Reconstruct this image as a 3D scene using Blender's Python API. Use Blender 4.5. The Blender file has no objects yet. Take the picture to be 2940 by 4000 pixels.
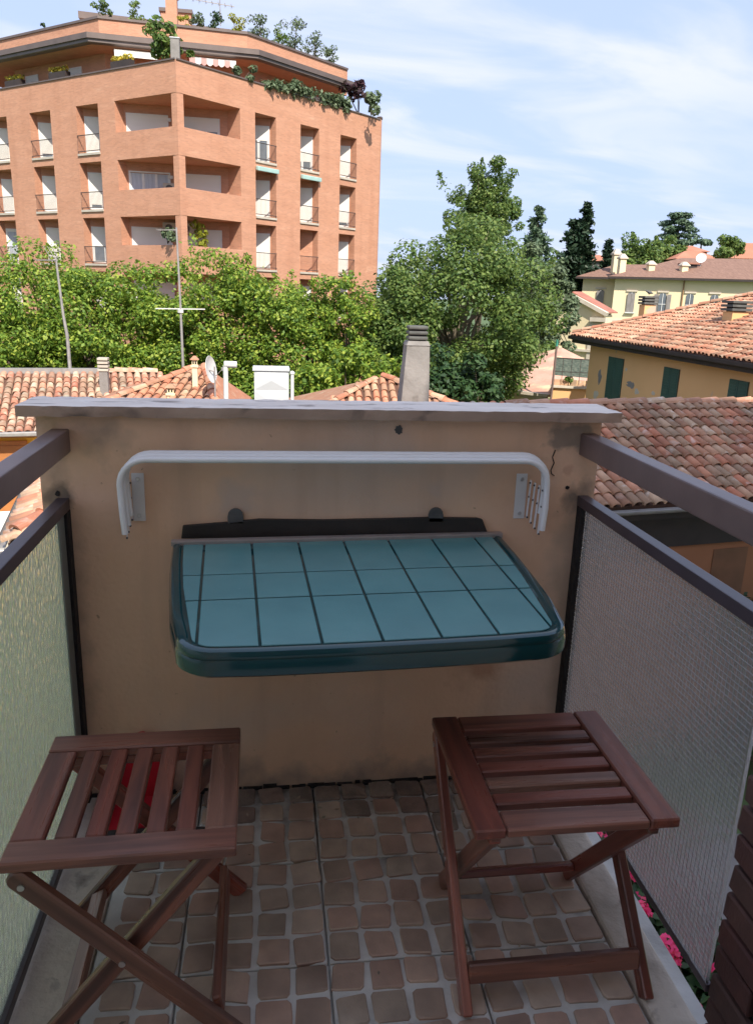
import bpy, bmesh, math, random
import numpy as np
from mathutils import Vector, Matrix
R = math.radians
random.seed(7); rng = np.random.default_rng(7)
scene = bpy.context.scene
C = scene.collection

# ------------------------------------------------------------------ camera
CAM = np.array([-0.08257, -1.94346, 1.36965]); FPX = 3038.17
YAW, PITCH, ROLL = 0.14262, 0.27461, 0.03345
_cy, _sy, _cp, _sp = math.cos(YAW), math.sin(YAW), math.cos(PITCH), math.sin(PITCH)
_fw = np.array([_sy*_cp, _cy*_cp, -_sp]); _r0 = np.array([_cy, -_sy, 0]); _u0 = np.cross(_r0, _fw)
_rt = _r0*math.cos(ROLL)+_u0*math.sin(ROLL); _up = -_r0*math.sin(ROLL)+_u0*math.cos(ROLL)
cd = bpy.data.cameras.new('camera'); cam = bpy.data.objects.new('camera', cd); C.objects.link(cam)
cd.sensor_fit = 'HORIZONTAL'; cd.sensor_width = 36; cd.lens = 36*FPX/2940
cd.clip_start = .05; cd.clip_end = 3000
cam.matrix_world = Matrix(((_rt[0], _up[0], -_fw[0], CAM[0]), (_rt[1], _up[1], -_fw[1], CAM[1]), (_rt[2], _up[2], -_fw[2], CAM[2]), (0, 0, 0, 1)))
scene.camera = cam

# ------------------------------------------------------------------ sky, sun, exposure
SUN_AZ, SUN_EL = R(168), R(46)
w = bpy.data.worlds.new('World'); scene.world = w; w.use_nodes = True
nt = w.node_tree; N = nt.nodes; L = nt.links; N.clear()
def wn(t, **k):
    n = N.new(t)
    for a, b in k.items(): setattr(n, a, b)
    return n
sky = wn('ShaderNodeTexSky', sky_type='NISHITA', sun_disc=False, sun_elevation=SUN_EL, sun_rotation=SUN_AZ, air_density=1.0, dust_density=1.6, ozone_density=2.0)
tc = wn('ShaderNodeTexCoord'); sep = wn('ShaderNodeSeparateXYZ'); L.new(tc.outputs['Generated'], sep.inputs[0])
zz = wn('ShaderNodeMath', operation='MAXIMUM'); L.new(sep.outputs['Z'], zz.inputs[0]); zz.inputs[1].default_value = .0
za = wn('ShaderNodeMath', operation='ADD'); L.new(zz.outputs[0], za.inputs[0]); za.inputs[1].default_value = .16
dx = wn('ShaderNodeMath', operation='DIVIDE'); L.new(sep.outputs['X'], dx.inputs[0]); L.new(za.outputs[0], dx.inputs[1])
dy = wn('ShaderNodeMath', operation='DIVIDE'); L.new(sep.outputs['Y'], dy.inputs[0]); L.new(za.outputs[0], dy.inputs[1])
cmb = wn('ShaderNodeCombineXYZ'); L.new(dx.outputs[0], cmb.inputs[0]); L.new(dy.outputs[0], cmb.inputs[1])
mp = wn('ShaderNodeMapping'); L.new(cmb.outputs[0], mp.inputs[0]); mp.inputs['Rotation'].default_value = (0, 0, R(-32)); mp.inputs['Scale'].default_value = (.7, 1.3, 1)
mp.inputs['Location'].default_value = (.3, 1.7, 0)
n1 = wn('ShaderNodeTexNoise'); L.new(mp.outputs[0], n1.inputs['Vector']); n1.inputs['Scale'].default_value = 1.25; n1.inputs['Detail'].default_value = 9; n1.inputs['Roughness'].default_value = .52; n1.inputs['Distortion'].default_value = 1.1
n2 = wn('ShaderNodeTexNoise'); L.new(cmb.outputs[0], n2.inputs['Vector']); n2.inputs['Scale'].default_value = .55; n2.inputs['Detail'].default_value = 3
r1 = wn('ShaderNodeMapRange', interpolation_type='SMOOTHSTEP'); L.new(n1.outputs[0], r1.inputs[0]); r1.inputs[1].default_value = .40; r1.inputs[2].default_value = .66
r2 = wn('ShaderNodeMapRange', interpolation_type='SMOOTHSTEP'); L.new(n2.outputs[0], r2.inputs[0]); r2.inputs[1].default_value = .24; r2.inputs[2].default_value = .58
cm = wn('ShaderNodeMath', operation='MULTIPLY'); L.new(r1.outputs[0], cm.inputs[0]); L.new(r2.outputs[0], cm.inputs[1])
cs = wn('ShaderNodeMath', operation='MULTIPLY_ADD'); L.new(cm.outputs[0], cs.inputs[0]); cs.inputs[1].default_value = .78; cs.inputs[2].default_value = .0
cs.use_clamp = True
hz = wn('ShaderNodeMixRGB'); hz.inputs[0].default_value = .95; L.new(sky.outputs[0], hz.inputs[1]); hz.inputs[2].default_value = (1.06, 1.30, 1.96, 1)   # thin even high haze
mx = wn('ShaderNodeMixRGB'); L.new(cs.outputs[0], mx.inputs[0]); L.new(hz.outputs[0], mx.inputs[1]); mx.inputs[2].default_value = (1.80, 1.84, 2.0, 1)
bg = wn('ShaderNodeBackground'); L.new(mx.outputs[0], bg.inputs[0]); bg.inputs[1].default_value = .15
out = wn('ShaderNodeOutputWorld'); L.new(bg.outputs[0], out.inputs[0])
sl = bpy.data.lights.new('sun', 'SUN'); sl.energy = 2.0; sl.angle = R(.53); sl.color = (1, .93, .82)
so = bpy.data.objects.new('sun', sl); C.objects.link(so)
sd = Vector((math.sin(SUN_AZ)*math.cos(SUN_EL), math.cos(SUN_AZ)*math.cos(SUN_EL), math.sin(SUN_EL)))
so.rotation_euler = (-sd).to_track_quat('-Z', 'Y').to_euler(); so.location = sd*40
vs = scene.view_settings; vs.view_transform = 'Standard'; vs.look = 'None'; vs.gamma = 1; vs.exposure = 1.86; vs.use_curve_mapping = False
scene.cycles.use_denoising = True; scene.cycles.max_bounces = 10; scene.cycles.transparent_max_bounces = 12
scene.cycles.diffuse_bounces = 5; scene.cycles.caustics_refractive = True; scene.cycles.sample_clamp_indirect = 6
scene.render.film_transparent = False

# ------------------------------------------------------------------ helpers
def lin(r, g, b):
    f = lambda c: (c/255/12.92 if c/255 <= .04045 else ((c/255+.055)/1.055)**2.4)
    return (f(r), f(g), f(b), 1)
def px_of(P):
    d = np.asarray(P, float)-CAM; z = d@_fw
    return (1470+FPX*(d@_rt)/z, 2000-FPX*(d@_up)/z, z)
def ray(px): return _fw*FPX+_rt*(px[0]-1470)-_up*(px[1]-2000)
def at(px, r):                       # a sighted place: bearing of a photo point, taken at a surveyed ground distance
    d = ray(px); return Vector(CAM+d*(r/math.hypot(d[0], d[1])))

class Mat:
    cache = {}
def M(name, c1, c2=None, scale=4., rough=.7, bump=0., bscale=None, metal=0., detail=6., rnd=0., stretch=(1, 1, 1), spec=.5, c3=None, s3=1., t3=(.58, .66), coat=0., bdist=.01, rough2=None, distort=0., streak=None, speck=None):
    if name in Mat.cache: return Mat.cache[name]
    m = bpy.data.materials.new(name); m.use_nodes = True; t = m.node_tree; n = t.nodes; l = t.links
    b = n['Principled BSDF']; b.inputs['Roughness'].default_value = rough; b.inputs['Metallic'].default_value = metal
    b.inputs['Specular IOR Level'].default_value = spec; b.inputs['Coat Weight'].default_value = coat; b.inputs['Coat Roughness'].default_value = .08
    tcn = n.new('ShaderNodeTexCoord'); oi = n.new('ShaderNodeObjectInfo')
    ml = n.new('ShaderNodeMath'); ml.operation = 'MULTIPLY'; ml.inputs[1].default_value = 37.; l.new(oi.outputs['Random'], ml.inputs[0])
    va = n.new('ShaderNodeVectorMath'); va.operation = 'ADD'; l.new(tcn.outputs['Object'], va.inputs[0]); l.new(ml.outputs[0], va.inputs[1])
    mpn = n.new('ShaderNodeMapping'); mpn.inputs['Scale'].default_value = stretch; l.new(va.outputs[0], mpn.inputs[0])
    def noise(sc, det, dis=0.):
        q = n.new('ShaderNodeTexNoise'); q.inputs['Scale'].default_value = sc; q.inputs['Detail'].default_value = det; q.inputs['Distortion'].default_value = dis; l.new(mpn.outputs[0], q.inputs['Vector']); return q
    colr = None
    if c2 is None: c2 = tuple(x*.8 for x in c1[:3])+(1,)
    q = noise(scale, detail, distort); rp = n.new('ShaderNodeMapRange'); rp.inputs[1].default_value = .32; rp.inputs[2].default_value = .68; l.new(q.outputs[0], rp.inputs[0])
    mixn = n.new('ShaderNodeMixRGB'); l.new(rp.outputs[0], mixn.inputs[0]); mixn.inputs[1].default_value = c1; mixn.inputs[2].default_value = c2; colr = mixn.outputs[0]
    if rough2 is not None:
        rr = n.new('ShaderNodeMapRange'); rr.inputs[1].default_value = .3; rr.inputs[2].default_value = .7; rr.inputs[3].default_value = rough; rr.inputs[4].default_value = rough2; l.new(q.outputs[0], rr.inputs[0]); l.new(rr.outputs[0], b.inputs['Roughness'])
    if c3 is not None:
        q3 = noise(s3, 8, .4); r3 = n.new('ShaderNodeMapRange'); r3.inputs[1].default_value = t3[0]; r3.inputs[2].default_value = t3[1]; l.new(q3.outputs[0], r3.inputs[0])
        m3 = n.new('ShaderNodeMixRGB'); l.new(r3.outputs[0], m3.inputs[0]); l.new(colr, m3.inputs[1]); m3.inputs[2].default_value = c3; colr = m3.outputs[0]
    for arg, strc, sc_, t0_, t1_ in ((streak, (1, 1, .10), None, .50, .72), (speck, (1, 1, 1), None, .70, .74)):
        if arg is None: continue
        ms_ = n.new('ShaderNodeMapping'); ms_.inputs['Scale'].default_value = strc; l.new(va.outputs[0], ms_.inputs[0]); qs = n.new('ShaderNodeTexNoise'); qs.inputs['Scale'].default_value = arg[0]; qs.inputs['Detail'].default_value = 5; l.new(ms_.outputs[0], qs.inputs['Vector'])
        rs_ = n.new('ShaderNodeMapRange'); rs_.inputs[1].default_value = t0_; rs_.inputs[2].default_value = t1_; rs_.inputs[4].default_value = arg[1]; l.new(qs.outputs[0], rs_.inputs[0])
        mk = n.new('ShaderNodeMixRGB'); l.new(rs_.outputs[0], mk.inputs[0]); l.new(colr, mk.inputs[1]); mk.inputs[2].default_value = arg[2]; colr = mk.outputs[0]
    if rnd:
        ge = n.new('ShaderNodeNewGeometry'); ad = n.new('ShaderNodeMath'); ad.operation = 'ADD'; l.new(oi.outputs['Random'], ad.inputs[0]); l.new(ge.outputs['Random Per Island'], ad.inputs[1])
        fr = n.new('ShaderNodeMath'); fr.operation = 'FRACT'; l.new(ad.outputs[0], fr.inputs[0])
        f7 = n.new('ShaderNodeMath'); f7.operation = 'MULTIPLY'; f7.inputs[1].default_value = 7.31; l.new(ad.outputs[0], f7.inputs[0]); f8 = n.new('ShaderNodeMath'); f8.operation = 'FRACT'; l.new(f7.outputs[0], f8.inputs[0])
        hs = n.new('ShaderNodeHueSaturation'); l.new(colr, hs.inputs['Color'])
        v = n.new('ShaderNodeMapRange'); l.new(fr.outputs[0], v.inputs[0]); v.inputs[3].default_value = 1-rnd; v.inputs[4].default_value = 1+rnd*.8; l.new(v.outputs[0], hs.inputs['Value'])
        h = n.new('ShaderNodeMapRange'); l.new(f8.outputs[0], h.inputs[0]); h.inputs[3].default_value = .5-rnd*.05; h.inputs[4].default_value = .5+rnd*.06; l.new(h.outputs[0], hs.inputs['Hue'])
        s = n.new('ShaderNodeMapRange'); l.new(f8.outputs[0], s.inputs[0]); s.inputs[3].default_value = 1+rnd*.3; s.inputs[4].default_value = 1-rnd*.7; l.new(s.outputs[0], hs.inputs['Saturation'])
        colr = hs.outputs[0]
    l.new(colr, b.inputs['Base Color'])
    if bump:
        qb = noise(bscale or scale*6, 6); bp = n.new('ShaderNodeBump'); bp.inputs['Strength'].default_value = bump; bp.inputs['Distance'].default_value = bdist; l.new(qb.outputs[0], bp.inputs['Height']); l.new(bp.outputs[0], b.inputs['Normal'])
    Mat.cache[name] = m; return m

def leafmat(name, cols, trans=.35, rough=.55):
    if name in Mat.cache: return Mat.cache[name]
    m = bpy.data.materials.new(name); m.use_nodes = True; t = m.node_tree; n = t.nodes; l = t.links; b = n['Principled BSDF']
    ge = n.new('ShaderNodeNewGeometry'); cr = n.new('ShaderNodeValToRGB'); l.new(ge.outputs['Random Per Island'], cr.inputs[0])
    e = cr.color_ramp.elements; e[0].position = 0; e[0].color = cols[0]; e[1].position = 1; e[1].color = cols[-1]
    for i, c in enumerate(cols[1:-1]): el = e.new((i+1)/(len(cols)-1)); el.color = c
    l.new(cr.outputs[0], b.inputs['Base Color']); b.inputs['Roughness'].default_value = rough; b.inputs['Specular IOR Level'].default_value = .35
    tr = n.new('ShaderNodeBsdfTranslucent'); hs = n.new('ShaderNodeHueSaturation'); hs.inputs['Hue'].default_value = .485; hs.inputs['Value'].default_value = 1.5; l.new(cr.outputs[0], hs.inputs['Color']); l.new(hs.outputs[0], tr.inputs[0])
    ms = n.new('ShaderNodeMixShader'); ms.inputs[0].default_value = trans; l.new(b.outputs[0], ms.inputs[1]); l.new(tr.outputs[0], ms.inputs[2]); l.new(ms.outputs[0], n['Material Output'].inputs[0])
    Mat.cache[name] = m; return m

BASE = {}
def base_of(o):
    while o is not None:
        if o in BASE: return BASE[o]
        o = o.parent
    return Vector((0, 0, 0))
def tag(o, label, cat, group=None):
    o['label'] = label; o['category'] = cat
    if group: o['group'] = group
    return o
def thing(name, label, cat, loc=(0, 0, 0), group=None):
    o = bpy.data.objects.new(name, None); o.empty_display_size = .2; C.objects.link(o); o.location = loc; BASE[o] = Vector(loc)
    return tag(o, label, cat, group)
def mesh_obj(name, me, mat, parent=None, kind=None, label=None):
    o = bpy.data.objects.new(name, me)
    if mat is not None and not me.materials: me.materials.append(mat)
    C.objects.link(o)
    if parent is not None: o.parent = parent
    if kind: o['kind'] = kind
    if label: o['label'] = label
    return o
class MB:
    def __init__(s): s.v = []; s.f = []
    def add(s, vs, fs):
        k = len(s.v); s.v += [tuple(x) for x in vs]; s.f += [tuple(i+k for i in f) for f in fs]; return s
    def poly(s, *p): return s.add(p, [tuple(range(len(p)))])
    def box(s, lo, hi):
        (a, b, c), (d, e, f) = lo, hi
        return s.add([(a, b, c), (d, b, c), (d, e, c), (a, e, c), (a, b, f), (d, b, f), (d, e, f), (a, e, f)], [(0, 3, 2, 1), (4, 5, 6, 7), (0, 1, 5, 4), (1, 2, 6, 5), (2, 3, 7, 6), (3, 0, 4, 7)])
    def bar(s, p0, p1, w, h, up=(0, 0, 1)):
        p0 = Vector(p0); p1 = Vector(p1); x = (p1-p0).normalized(); u = Vector(up); y = u.cross(x)
        if y.length < 1e-4: y = Vector((1, 0, 0)).cross(x)
        y.normalize(); z = x.cross(y); q = []
        for p in (p0, p1):
            for a, b in ((-1, -1), (1, -1), (1, 1), (-1, 1)): q.append(p+y*(a*w/2)+z*(b*h/2))
        return s.add(q, [(3, 2, 1, 0), (4, 5, 6, 7), (0, 1, 5, 4), (1, 2, 6, 5), (2, 3, 7, 6), (3, 0, 4, 7)])
    def prism(s, pts, vec):
        n = len(pts); v = Vector(vec); a = [Vector(p) for p in pts]; b = [p+v for p in a]
        return s.add(a+b, [tuple(range(n-1, -1, -1)), tuple(range(n, 2*n))]+[(i, (i+1) % n, n+(i+1) % n, n+i) for i in range(n)])
    def tube(s, pts, r, n=8, cap=True):
        pts = [Vector(p) for p in pts]; rs = r if isinstance(r, (list, tuple)) else [r]*len(pts); rings = []; ref = None
        for i, p in enumerate(pts):
            t = (pts[min(i+1, len(pts)-1)]-pts[max(i-1, 0)]).normalized()
            if ref is None: ref = t.orthogonal().normalized()
            ref = (ref-t*ref.dot(t)).normalized(); b = t.cross(ref)
            rings.append([p+(ref*math.cos(2*math.pi*k/n)+b*math.sin(2*math.pi*k/n))*rs[i] for k in range(n)])
        fs = []
        for i in range(len(pts)-1):
            for k in range(n): fs.append((i*n+k, i*n+(k+1) % n, (i+1)*n+(k+1) % n, (i+1)*n+k))
        if cap: fs += [tuple(range(n-1, -1, -1)), tuple((len(pts)-1)*n+k for k in range(n))]
        return s.add([v for g in rings for v in g], fs)
    def lathe(s, c, prof, n=16, axis='z'):
        c = Vector(c); vs = []
        for r, z in prof:
            for k in range(n):
                a = 2*math.pi*k/n; q = (r*math.cos(a), r*math.sin(a), z)
                if axis == 'y': q = (q[0], q[2], q[1])
                if axis == 'x': q = (q[2], q[0], q[1])
                vs.append(c+Vector(q))
        fs = [(i*n+k, i*n+(k+1) % n, (i+1)*n+(k+1) % n, (i+1)*n+k) for i in range(len(prof)-1) for k in range(n)]
        fs += [tuple(range(n-1, -1, -1)), tuple((len(prof)-1)*n+k for k in range(n))]
        return s.add(vs, fs)
    def loft(s, loops, cap0=True, cap1=True):
        n = len(loops[0]); vs = [p for lo in loops for p in lo]
        fs = [(i*n+k, i*n+(k+1) % n, (i+1)*n+(k+1) % n, (i+1)*n+k) for i in range(len(loops)-1) for k in range(n)]
        if cap0: fs.append(tuple(range(n-1, -1, -1)))
        if cap1: fs.append(tuple((len(loops)-1)*n+k for k in range(n)))
        return s.add(vs, fs)
    def build(s, name, mat, parent=None, smooth=False, kind=None, bevel=0, seg=2, label=None):
        b = base_of(parent) if parent is not None else Vector((0, 0, 0))
        me = bpy.data.meshes.new(name); me.from_pydata([(x-b.x, y-b.y, z-b.z) for x, y, z in s.v], [], s.f)
        bm = bmesh.new(); bm.from_mesh(me)
        if bevel:
            bm.normal_update(); es = [e for e in bm.edges if e.is_manifold and e.calc_face_angle(0) > .5]
            bmesh.ops.bevel(bm, geom=es, offset=bevel, segments=seg, affect='EDGES', profile=.6, clamp_overlap=True)
        bmesh.ops.recalc_face_normals(bm, faces=bm.faces)
        bm.to_mesh(me); bm.free()
        if smooth:
            me.polygons.foreach_set('use_smooth', [True]*len(me.polygons)); me.set_sharp_from_angle(angle=R(40))
        me.update(); return mesh_obj(name, me, mat, parent, kind, label)
def quads_mesh(name, V):
    V = np.asarray(V, np.float32).reshape(-1, 3); n = len(V)//4; me = bpy.data.meshes.new(name)
    me.vertices.add(len(V)); me.vertices.foreach_set('co', V.ravel()); me.loops.add(n*4); me.loops.foreach_set('vertex_index', np.arange(n*4, dtype=np.int32))
    me.polygons.add(n); me.polygons.foreach_set('loop_start', np.arange(0, n*4, 4, dtype=np.int32)); me.polygons.foreach_set('loop_total', np.full(n, 4, np.int32)); me.update(calc_edges=True); return me
def arr_mesh(name, V, F):
    me = bpy.data.meshes.new(name); me.from_pydata([tuple(x) for x in V], [], F); me.update(); return me
def beam(name, p0, p1, w, h, mat, parent, up=(0, 0, 1), bevel=.003, round0=False):
    """a plank whose grain runs along its own x axis; w across, h through"""
    p0 = Vector(p0); p1 = Vector(p1); ln = (p1-p0).length; m = MB()
    if round0:
        pts = [(ln/2, -w/2, -h/2), (ln/2, w/2, -h/2)]+[(-ln/2+w/2*0-w/2*math.sin(a)*.9, w/2*math.cos(a), -h/2) for a in np.linspace(0, math.pi, 7)]
        m.prism(pts, (0, 0, h))
    else: m.box((-ln/2, -w/2, -h/2), (ln/2, w/2, h/2))
    o = m.build(name, mat, None, bevel=bevel, seg=1); o.parent = parent
    x = (p1-p0).normalized(); z = Vector(up); z = (z-x*z.dot(x)).normalized(); y = z.cross(x); c = (p0+p1)/2
    o.matrix_local = Matrix(((x.x, y.x, z.x, c.x), (x.y, y.y, z.y, c.y), (x.z, y.z, z.z, c.z), (0, 0, 0, 1))); return o
def copy_tree(o, parent=None):
    c = o.copy(); C.objects.link(c); c.parent = parent
    for ch in list(o.children): copy_tree(ch, c)
    return c
def az2(a): a = R(a); return Vector((math.sin(a), math.cos(a), 0))

# ------------------------------------------------------------------ materials
m_plaster = M('balcony_plaster', (.82, .55, .375, 1), (.70, .45, .30, 1), 3.2, .9, .5, 70, speck=(48, .75, (.34, .21, .14, 1)), streak=(11, .45, (.52, .345, .245, 1)), c3=(.60, .46, .37, 1), s3=1.8, t3=(.50, .70), bdist=.004, detail=9)
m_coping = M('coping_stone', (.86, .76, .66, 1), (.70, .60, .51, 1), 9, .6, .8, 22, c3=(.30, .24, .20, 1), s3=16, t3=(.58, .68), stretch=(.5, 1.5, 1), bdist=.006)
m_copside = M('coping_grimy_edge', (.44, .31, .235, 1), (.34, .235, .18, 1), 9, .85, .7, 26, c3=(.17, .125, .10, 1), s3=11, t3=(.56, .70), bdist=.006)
m_mortar = M('mortar', (.68, .66, .62, 1), (.54, .52, .48, 1), 14, .9, .4, 120, c3=(.16, .14, .125, 1), s3=5, t3=(.58, .75), bdist=.003)
m_cobble = M('cobble_clay', (.49, .335, .245, 1), (.35, .245, .185, 1), 16, .6, .5, 90, rnd=.24, c3=(.33, .25, .20, 1), s3=70, t3=(.69, .74), bdist=.002)
m_kerb = M('kerb_stone', (.66, .57, .47, 1), (.44, .37, .30, 1), 9, .8, .9, 45, speck=(60, .6, (.20, .16, .13, 1)), c3=(.22, .18, .15, 1), s3=13, t3=(.60, .72), bdist=.006)
m_rail = M('rail_paint', (.165, .108, .095, 1), (.13, .085, .076, 1), 12, .38, .12, 60, spec=.6, bdist=.002)
m_frame = M('frame_paint', (.06, .043, .05, 1), (.04, .03, .034, 1), 10, .4, .15, 80, spec=.6, bdist=.002)
m_black = M('black_seal', (.012, .010, .010, 1), (.022, .018, .017, 1), 30, .85, .6, 70)
m_white = M('white_enamel', (.88, .87, .86, 1), (.84, .83, .82, 1), 12, .32)
m_whitem = M('white_plate', (.74, .73, .72, 1), (.66, .65, .64, 1), 14, .45)
m_teal = M('teal_gloss', (.006, .050, .054, 1), (.005, .042, .046, 1), 4, .10, coat=.3)
m_tealt = M('teal_tile', (.115, .272, .268, 1), (.095, .232, .235, 1), 7, .26, .06, 200, speck=(160, .35, (.25, .36, .38, 1)), spec=.5, bdist=.001)
m_alu = M('aluminium_strip', (.42, .36, .34, 1), (.36, .31, .29, 1), 20, .42, metal=.4)
m_darkplastic = M('dark_plastic', (.022, .018, .016, 1), (.035, .028, .024, 1), 12, .6, .2)
m_bracket = M('bracket_grey', (.10, .10, .10, 1), (.07, .07, .07, 1), 30, .6)
m_steel = M('steel', (.6, .6, .6, 1), (.5, .5, .5, 1), 30, .3, metal=1)
m_wood = M('stained_acacia', (.285, .100, .062, 1), (.120, .043, .029, 1), 42, .24, .25, 160, stretch=(.07, 1, 1), rnd=.24, c3=(.062, .024, .019, 1), s3=17, t3=(.56, .70), bdist=.0012, spec=.6, distort=.5, rough2=.38)
m_red = M('red_plastic', (.55, .018, .035, 1), (.45, .015, .03, 1), 8, .35)
m_brick = M('dark_brick', (.095, .040, .030, 1), (.066, .029, .023, 1), 12, .8, .5, 90, rnd=.18, bdist=.004)
m_orange = M('orange_brickwork', (.53, .275, .178, 1), (.48, .24, .15, 1), .5, .85, .5, 9, streak=(1.6, .35, (.40, .185, .11, 1)), speck=(6, .35, (.62, .38, .26, 1)), c3=(.58, .33, .22, 1), s3=.8, t3=(.62, .80), stretch=(1, 1, 5), bdist=.03)
m_ledge = M('pale_ledge', (.52, .46, .38, 1), (.42, .37, .31, 1), 3, .8)
m_shutter = M('white_shutter', (.70, .69, .64, 1), (.66, .65, .60, 1), 1.2, .6, .25, 14, stretch=(.02, .02, 3), bdist=.01)
m_wframe = M('window_frame_white', (.68, .68, .66, 1), (.60, .60, .58, 1), 3, .5)
m_pane = M('window_pane', (.10, .12, .14, 1), (.16, .18, .20, 1), 1.5, .08, spec=.8)
m_curtain = M('pale_curtain', (.50, .54, .60, 1), (.38, .42, .48, 1), 3, .8, stretch=(4, 4, .3))
m_rail_iron = M('iron_rail', (.07, .05, .045, 1), (.05, .04, .035, 1), 4, .6)
m_brownm = M('brown_sheet_metal', (.16, .12, .105, 1), (.12, .09, .078, 1), 1.2, .45, metal=.2)
m_awn = M('awning_cloth', (.80, .78, .74, 1), (.72, .70, .66, 1), 2, .8)
m_awnr = M('awning_stripe', (.60, .34, .30, 1), (.52, .28, .25, 1), 2, .8)
m_awng = M('awning_green', (.36, .52, .48, 1), (.30, .45, .42, 1), 2, .8)
m_tile_lit = M('clay_tile_old', (.48, .25, .155, 1), (.36, .175, .105, 1), 6, .85, .3, 40, rnd=.36, c3=(.46, .38, .28, 1), s3=4, t3=(.52, .68))
m_tile_or = M('clay_tile_orange', (.50, .245, .14, 1), (.41, .19, .105, 1), 6, .85, .3, 40, rnd=.26, c3=(.52, .38, .26, 1), s3=3.5, t3=(.56, .72))
m_tile_red = M('clay_tile_red', (.54, .275, .155, 1), (.42, .205, .115, 1), 6, .75, .3, 40, rnd=.32, c3=(.62, .44, .34, 1), s3=5, t3=(.58, .72))
m_tile_br = M('clay_tile_brown', (.36, .155, .105, 1), (.28, .12, .08, 1), 1.3, .85, .3, 10, rnd=.14)
m_bed = M('roof_bed', (.13, .062, .042, 1), (.09, .045, .03, 1), 4, .9)
m_yellow = M('yellow_render', (.80, .52, .075, 1), (.74, .46, .06, 1), .8, .85)
m_ochre = M('ochre_render', (.78, .465, .215, 1), (.73, .425, .19, 1), .5, .9, .2, 12, c3=(.52, .40, .30, 1), s3=.55, t3=(.66, .69))
m_terra = M('terracotta_render', (.36, .155, .075, 1), (.30, .13, .06, 1), .8, .9)
m_cream = M('cream_render', (.78, .66, .43, 1), (.73, .61, .39, 1), .3, .85)
m_stone = M('pale_stone', (.62, .54, .44, 1), (.52, .45, .36, 1), 2, .85)
m_green = M('green_shutter', (.045, .105, .085, 1), (.038, .088, .072, 1), 2, .5)
m_grey_sh = M('grey_shutter', (.26, .235, .22, 1), (.20, .18, .17, 1), 2, .7)
m_conc = M('chimney_concrete', (.27, .25, .235, 1), (.20, .185, .172, 1), 3, .9, .6, 14, c3=(.13, .115, .105, 1), s3=2.4, t3=(.58, .70), bdist=.02)
m_concd = M('chimney_cap', (.115, .115, .105, 1), (.08, .08, .075, 1), 6, .9, .4, 30)
m_galv = M('galvanised_sheet', (.55, .57, .58, 1), (.50, .52, .53, 1), 2, .45)
m_gutter = M('zinc_gutter', (.38, .36, .34, 1), (.28, .26, .25, 1), 5, .5, metal=.3)
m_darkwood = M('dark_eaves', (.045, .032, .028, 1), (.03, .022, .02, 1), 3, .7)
m_doorwood = M('door_wood', (.42, .17, .05, 1), (.34, .13, .035, 1), 3, .6)
m_bark = M('bark', (.12, .09, .065, 1), (.07, .05, .038, 1), 6, .9, .6, 20)
m_barkp = M('pale_bark', (.30, .25, .18, 1), (.20, .16, .11, 1), 6, .9)
m_grass = M('lawn', (.06, .11, .03, 1), (.09, .13, .045, 1), .6, .95, .5, 8)
m_pave = M('yard_paving', (.24, .22, .20, 1), (.18, .165, .15, 1), .8, .9)
m_facade = M('own_facade_render', (.80, .68, .55, 1), (.76, .64, .51, 1), 1.2, .9)  # unseen facade, toned pale to bounce light onto the balcony wall
lf_lime = leafmat('lime_leaves', [(0.063, 0.127, 0.017, 1), (0.118, 0.212, 0.028, 1), (0.216, 0.321, 0.043, 1), (0.379, 0.440, 0.064, 1)])
lf_mid = leafmat('broad_leaves', [(0.047, 0.098, 0.022, 1), (0.083, 0.146, 0.035, 1), (0.141, 0.215, 0.049, 1), (0.216, 0.278, 0.073, 1)])
lf_dark = leafmat('dark_leaves', [(.016, .045, .014, 1), (.028, .068, .020, 1), (.055, .105, .03, 1)], .22)
lf_grey = leafmat('grey_leaves', [(0.070, 0.106, 0.054, 1), (0.109, 0.152, 0.078, 1), (0.171, 0.217, 0.116, 1)], .2)
lf_con = leafmat('needles', [(.014, .034, .017, 1), (.022, .048, .024, 1), (.045, .072, .036, 1)], .1)
lf_ced = leafmat('cedar_needles', [(0.056, 0.101, 0.059, 1), (0.089, 0.143, 0.082, 1), (0.145, 0.203, 0.114, 1)], .15)
lf_yel = leafmat('yellow_leaves', [(.16, .20, .02, 1), (.28, .30, .03, 1), (.38, .36, .05, 1)])
lf_pur = leafmat('purple_leaves', [(.035, .016, .022, 1), (.07, .03, .04, 1), (.05, .05, .03, 1)])
lf_flow = leafmat('yellow_flowers', [(.55, .42, .03, 1), (.65, .55, .10, 1), (.12, .18, .04, 1)])
lf_pink = leafmat('pink_flowers', [(.70, .02, .12, 1), (.82, .06, .20, 1), (.75, .10, .16, 1)], .2)

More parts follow.
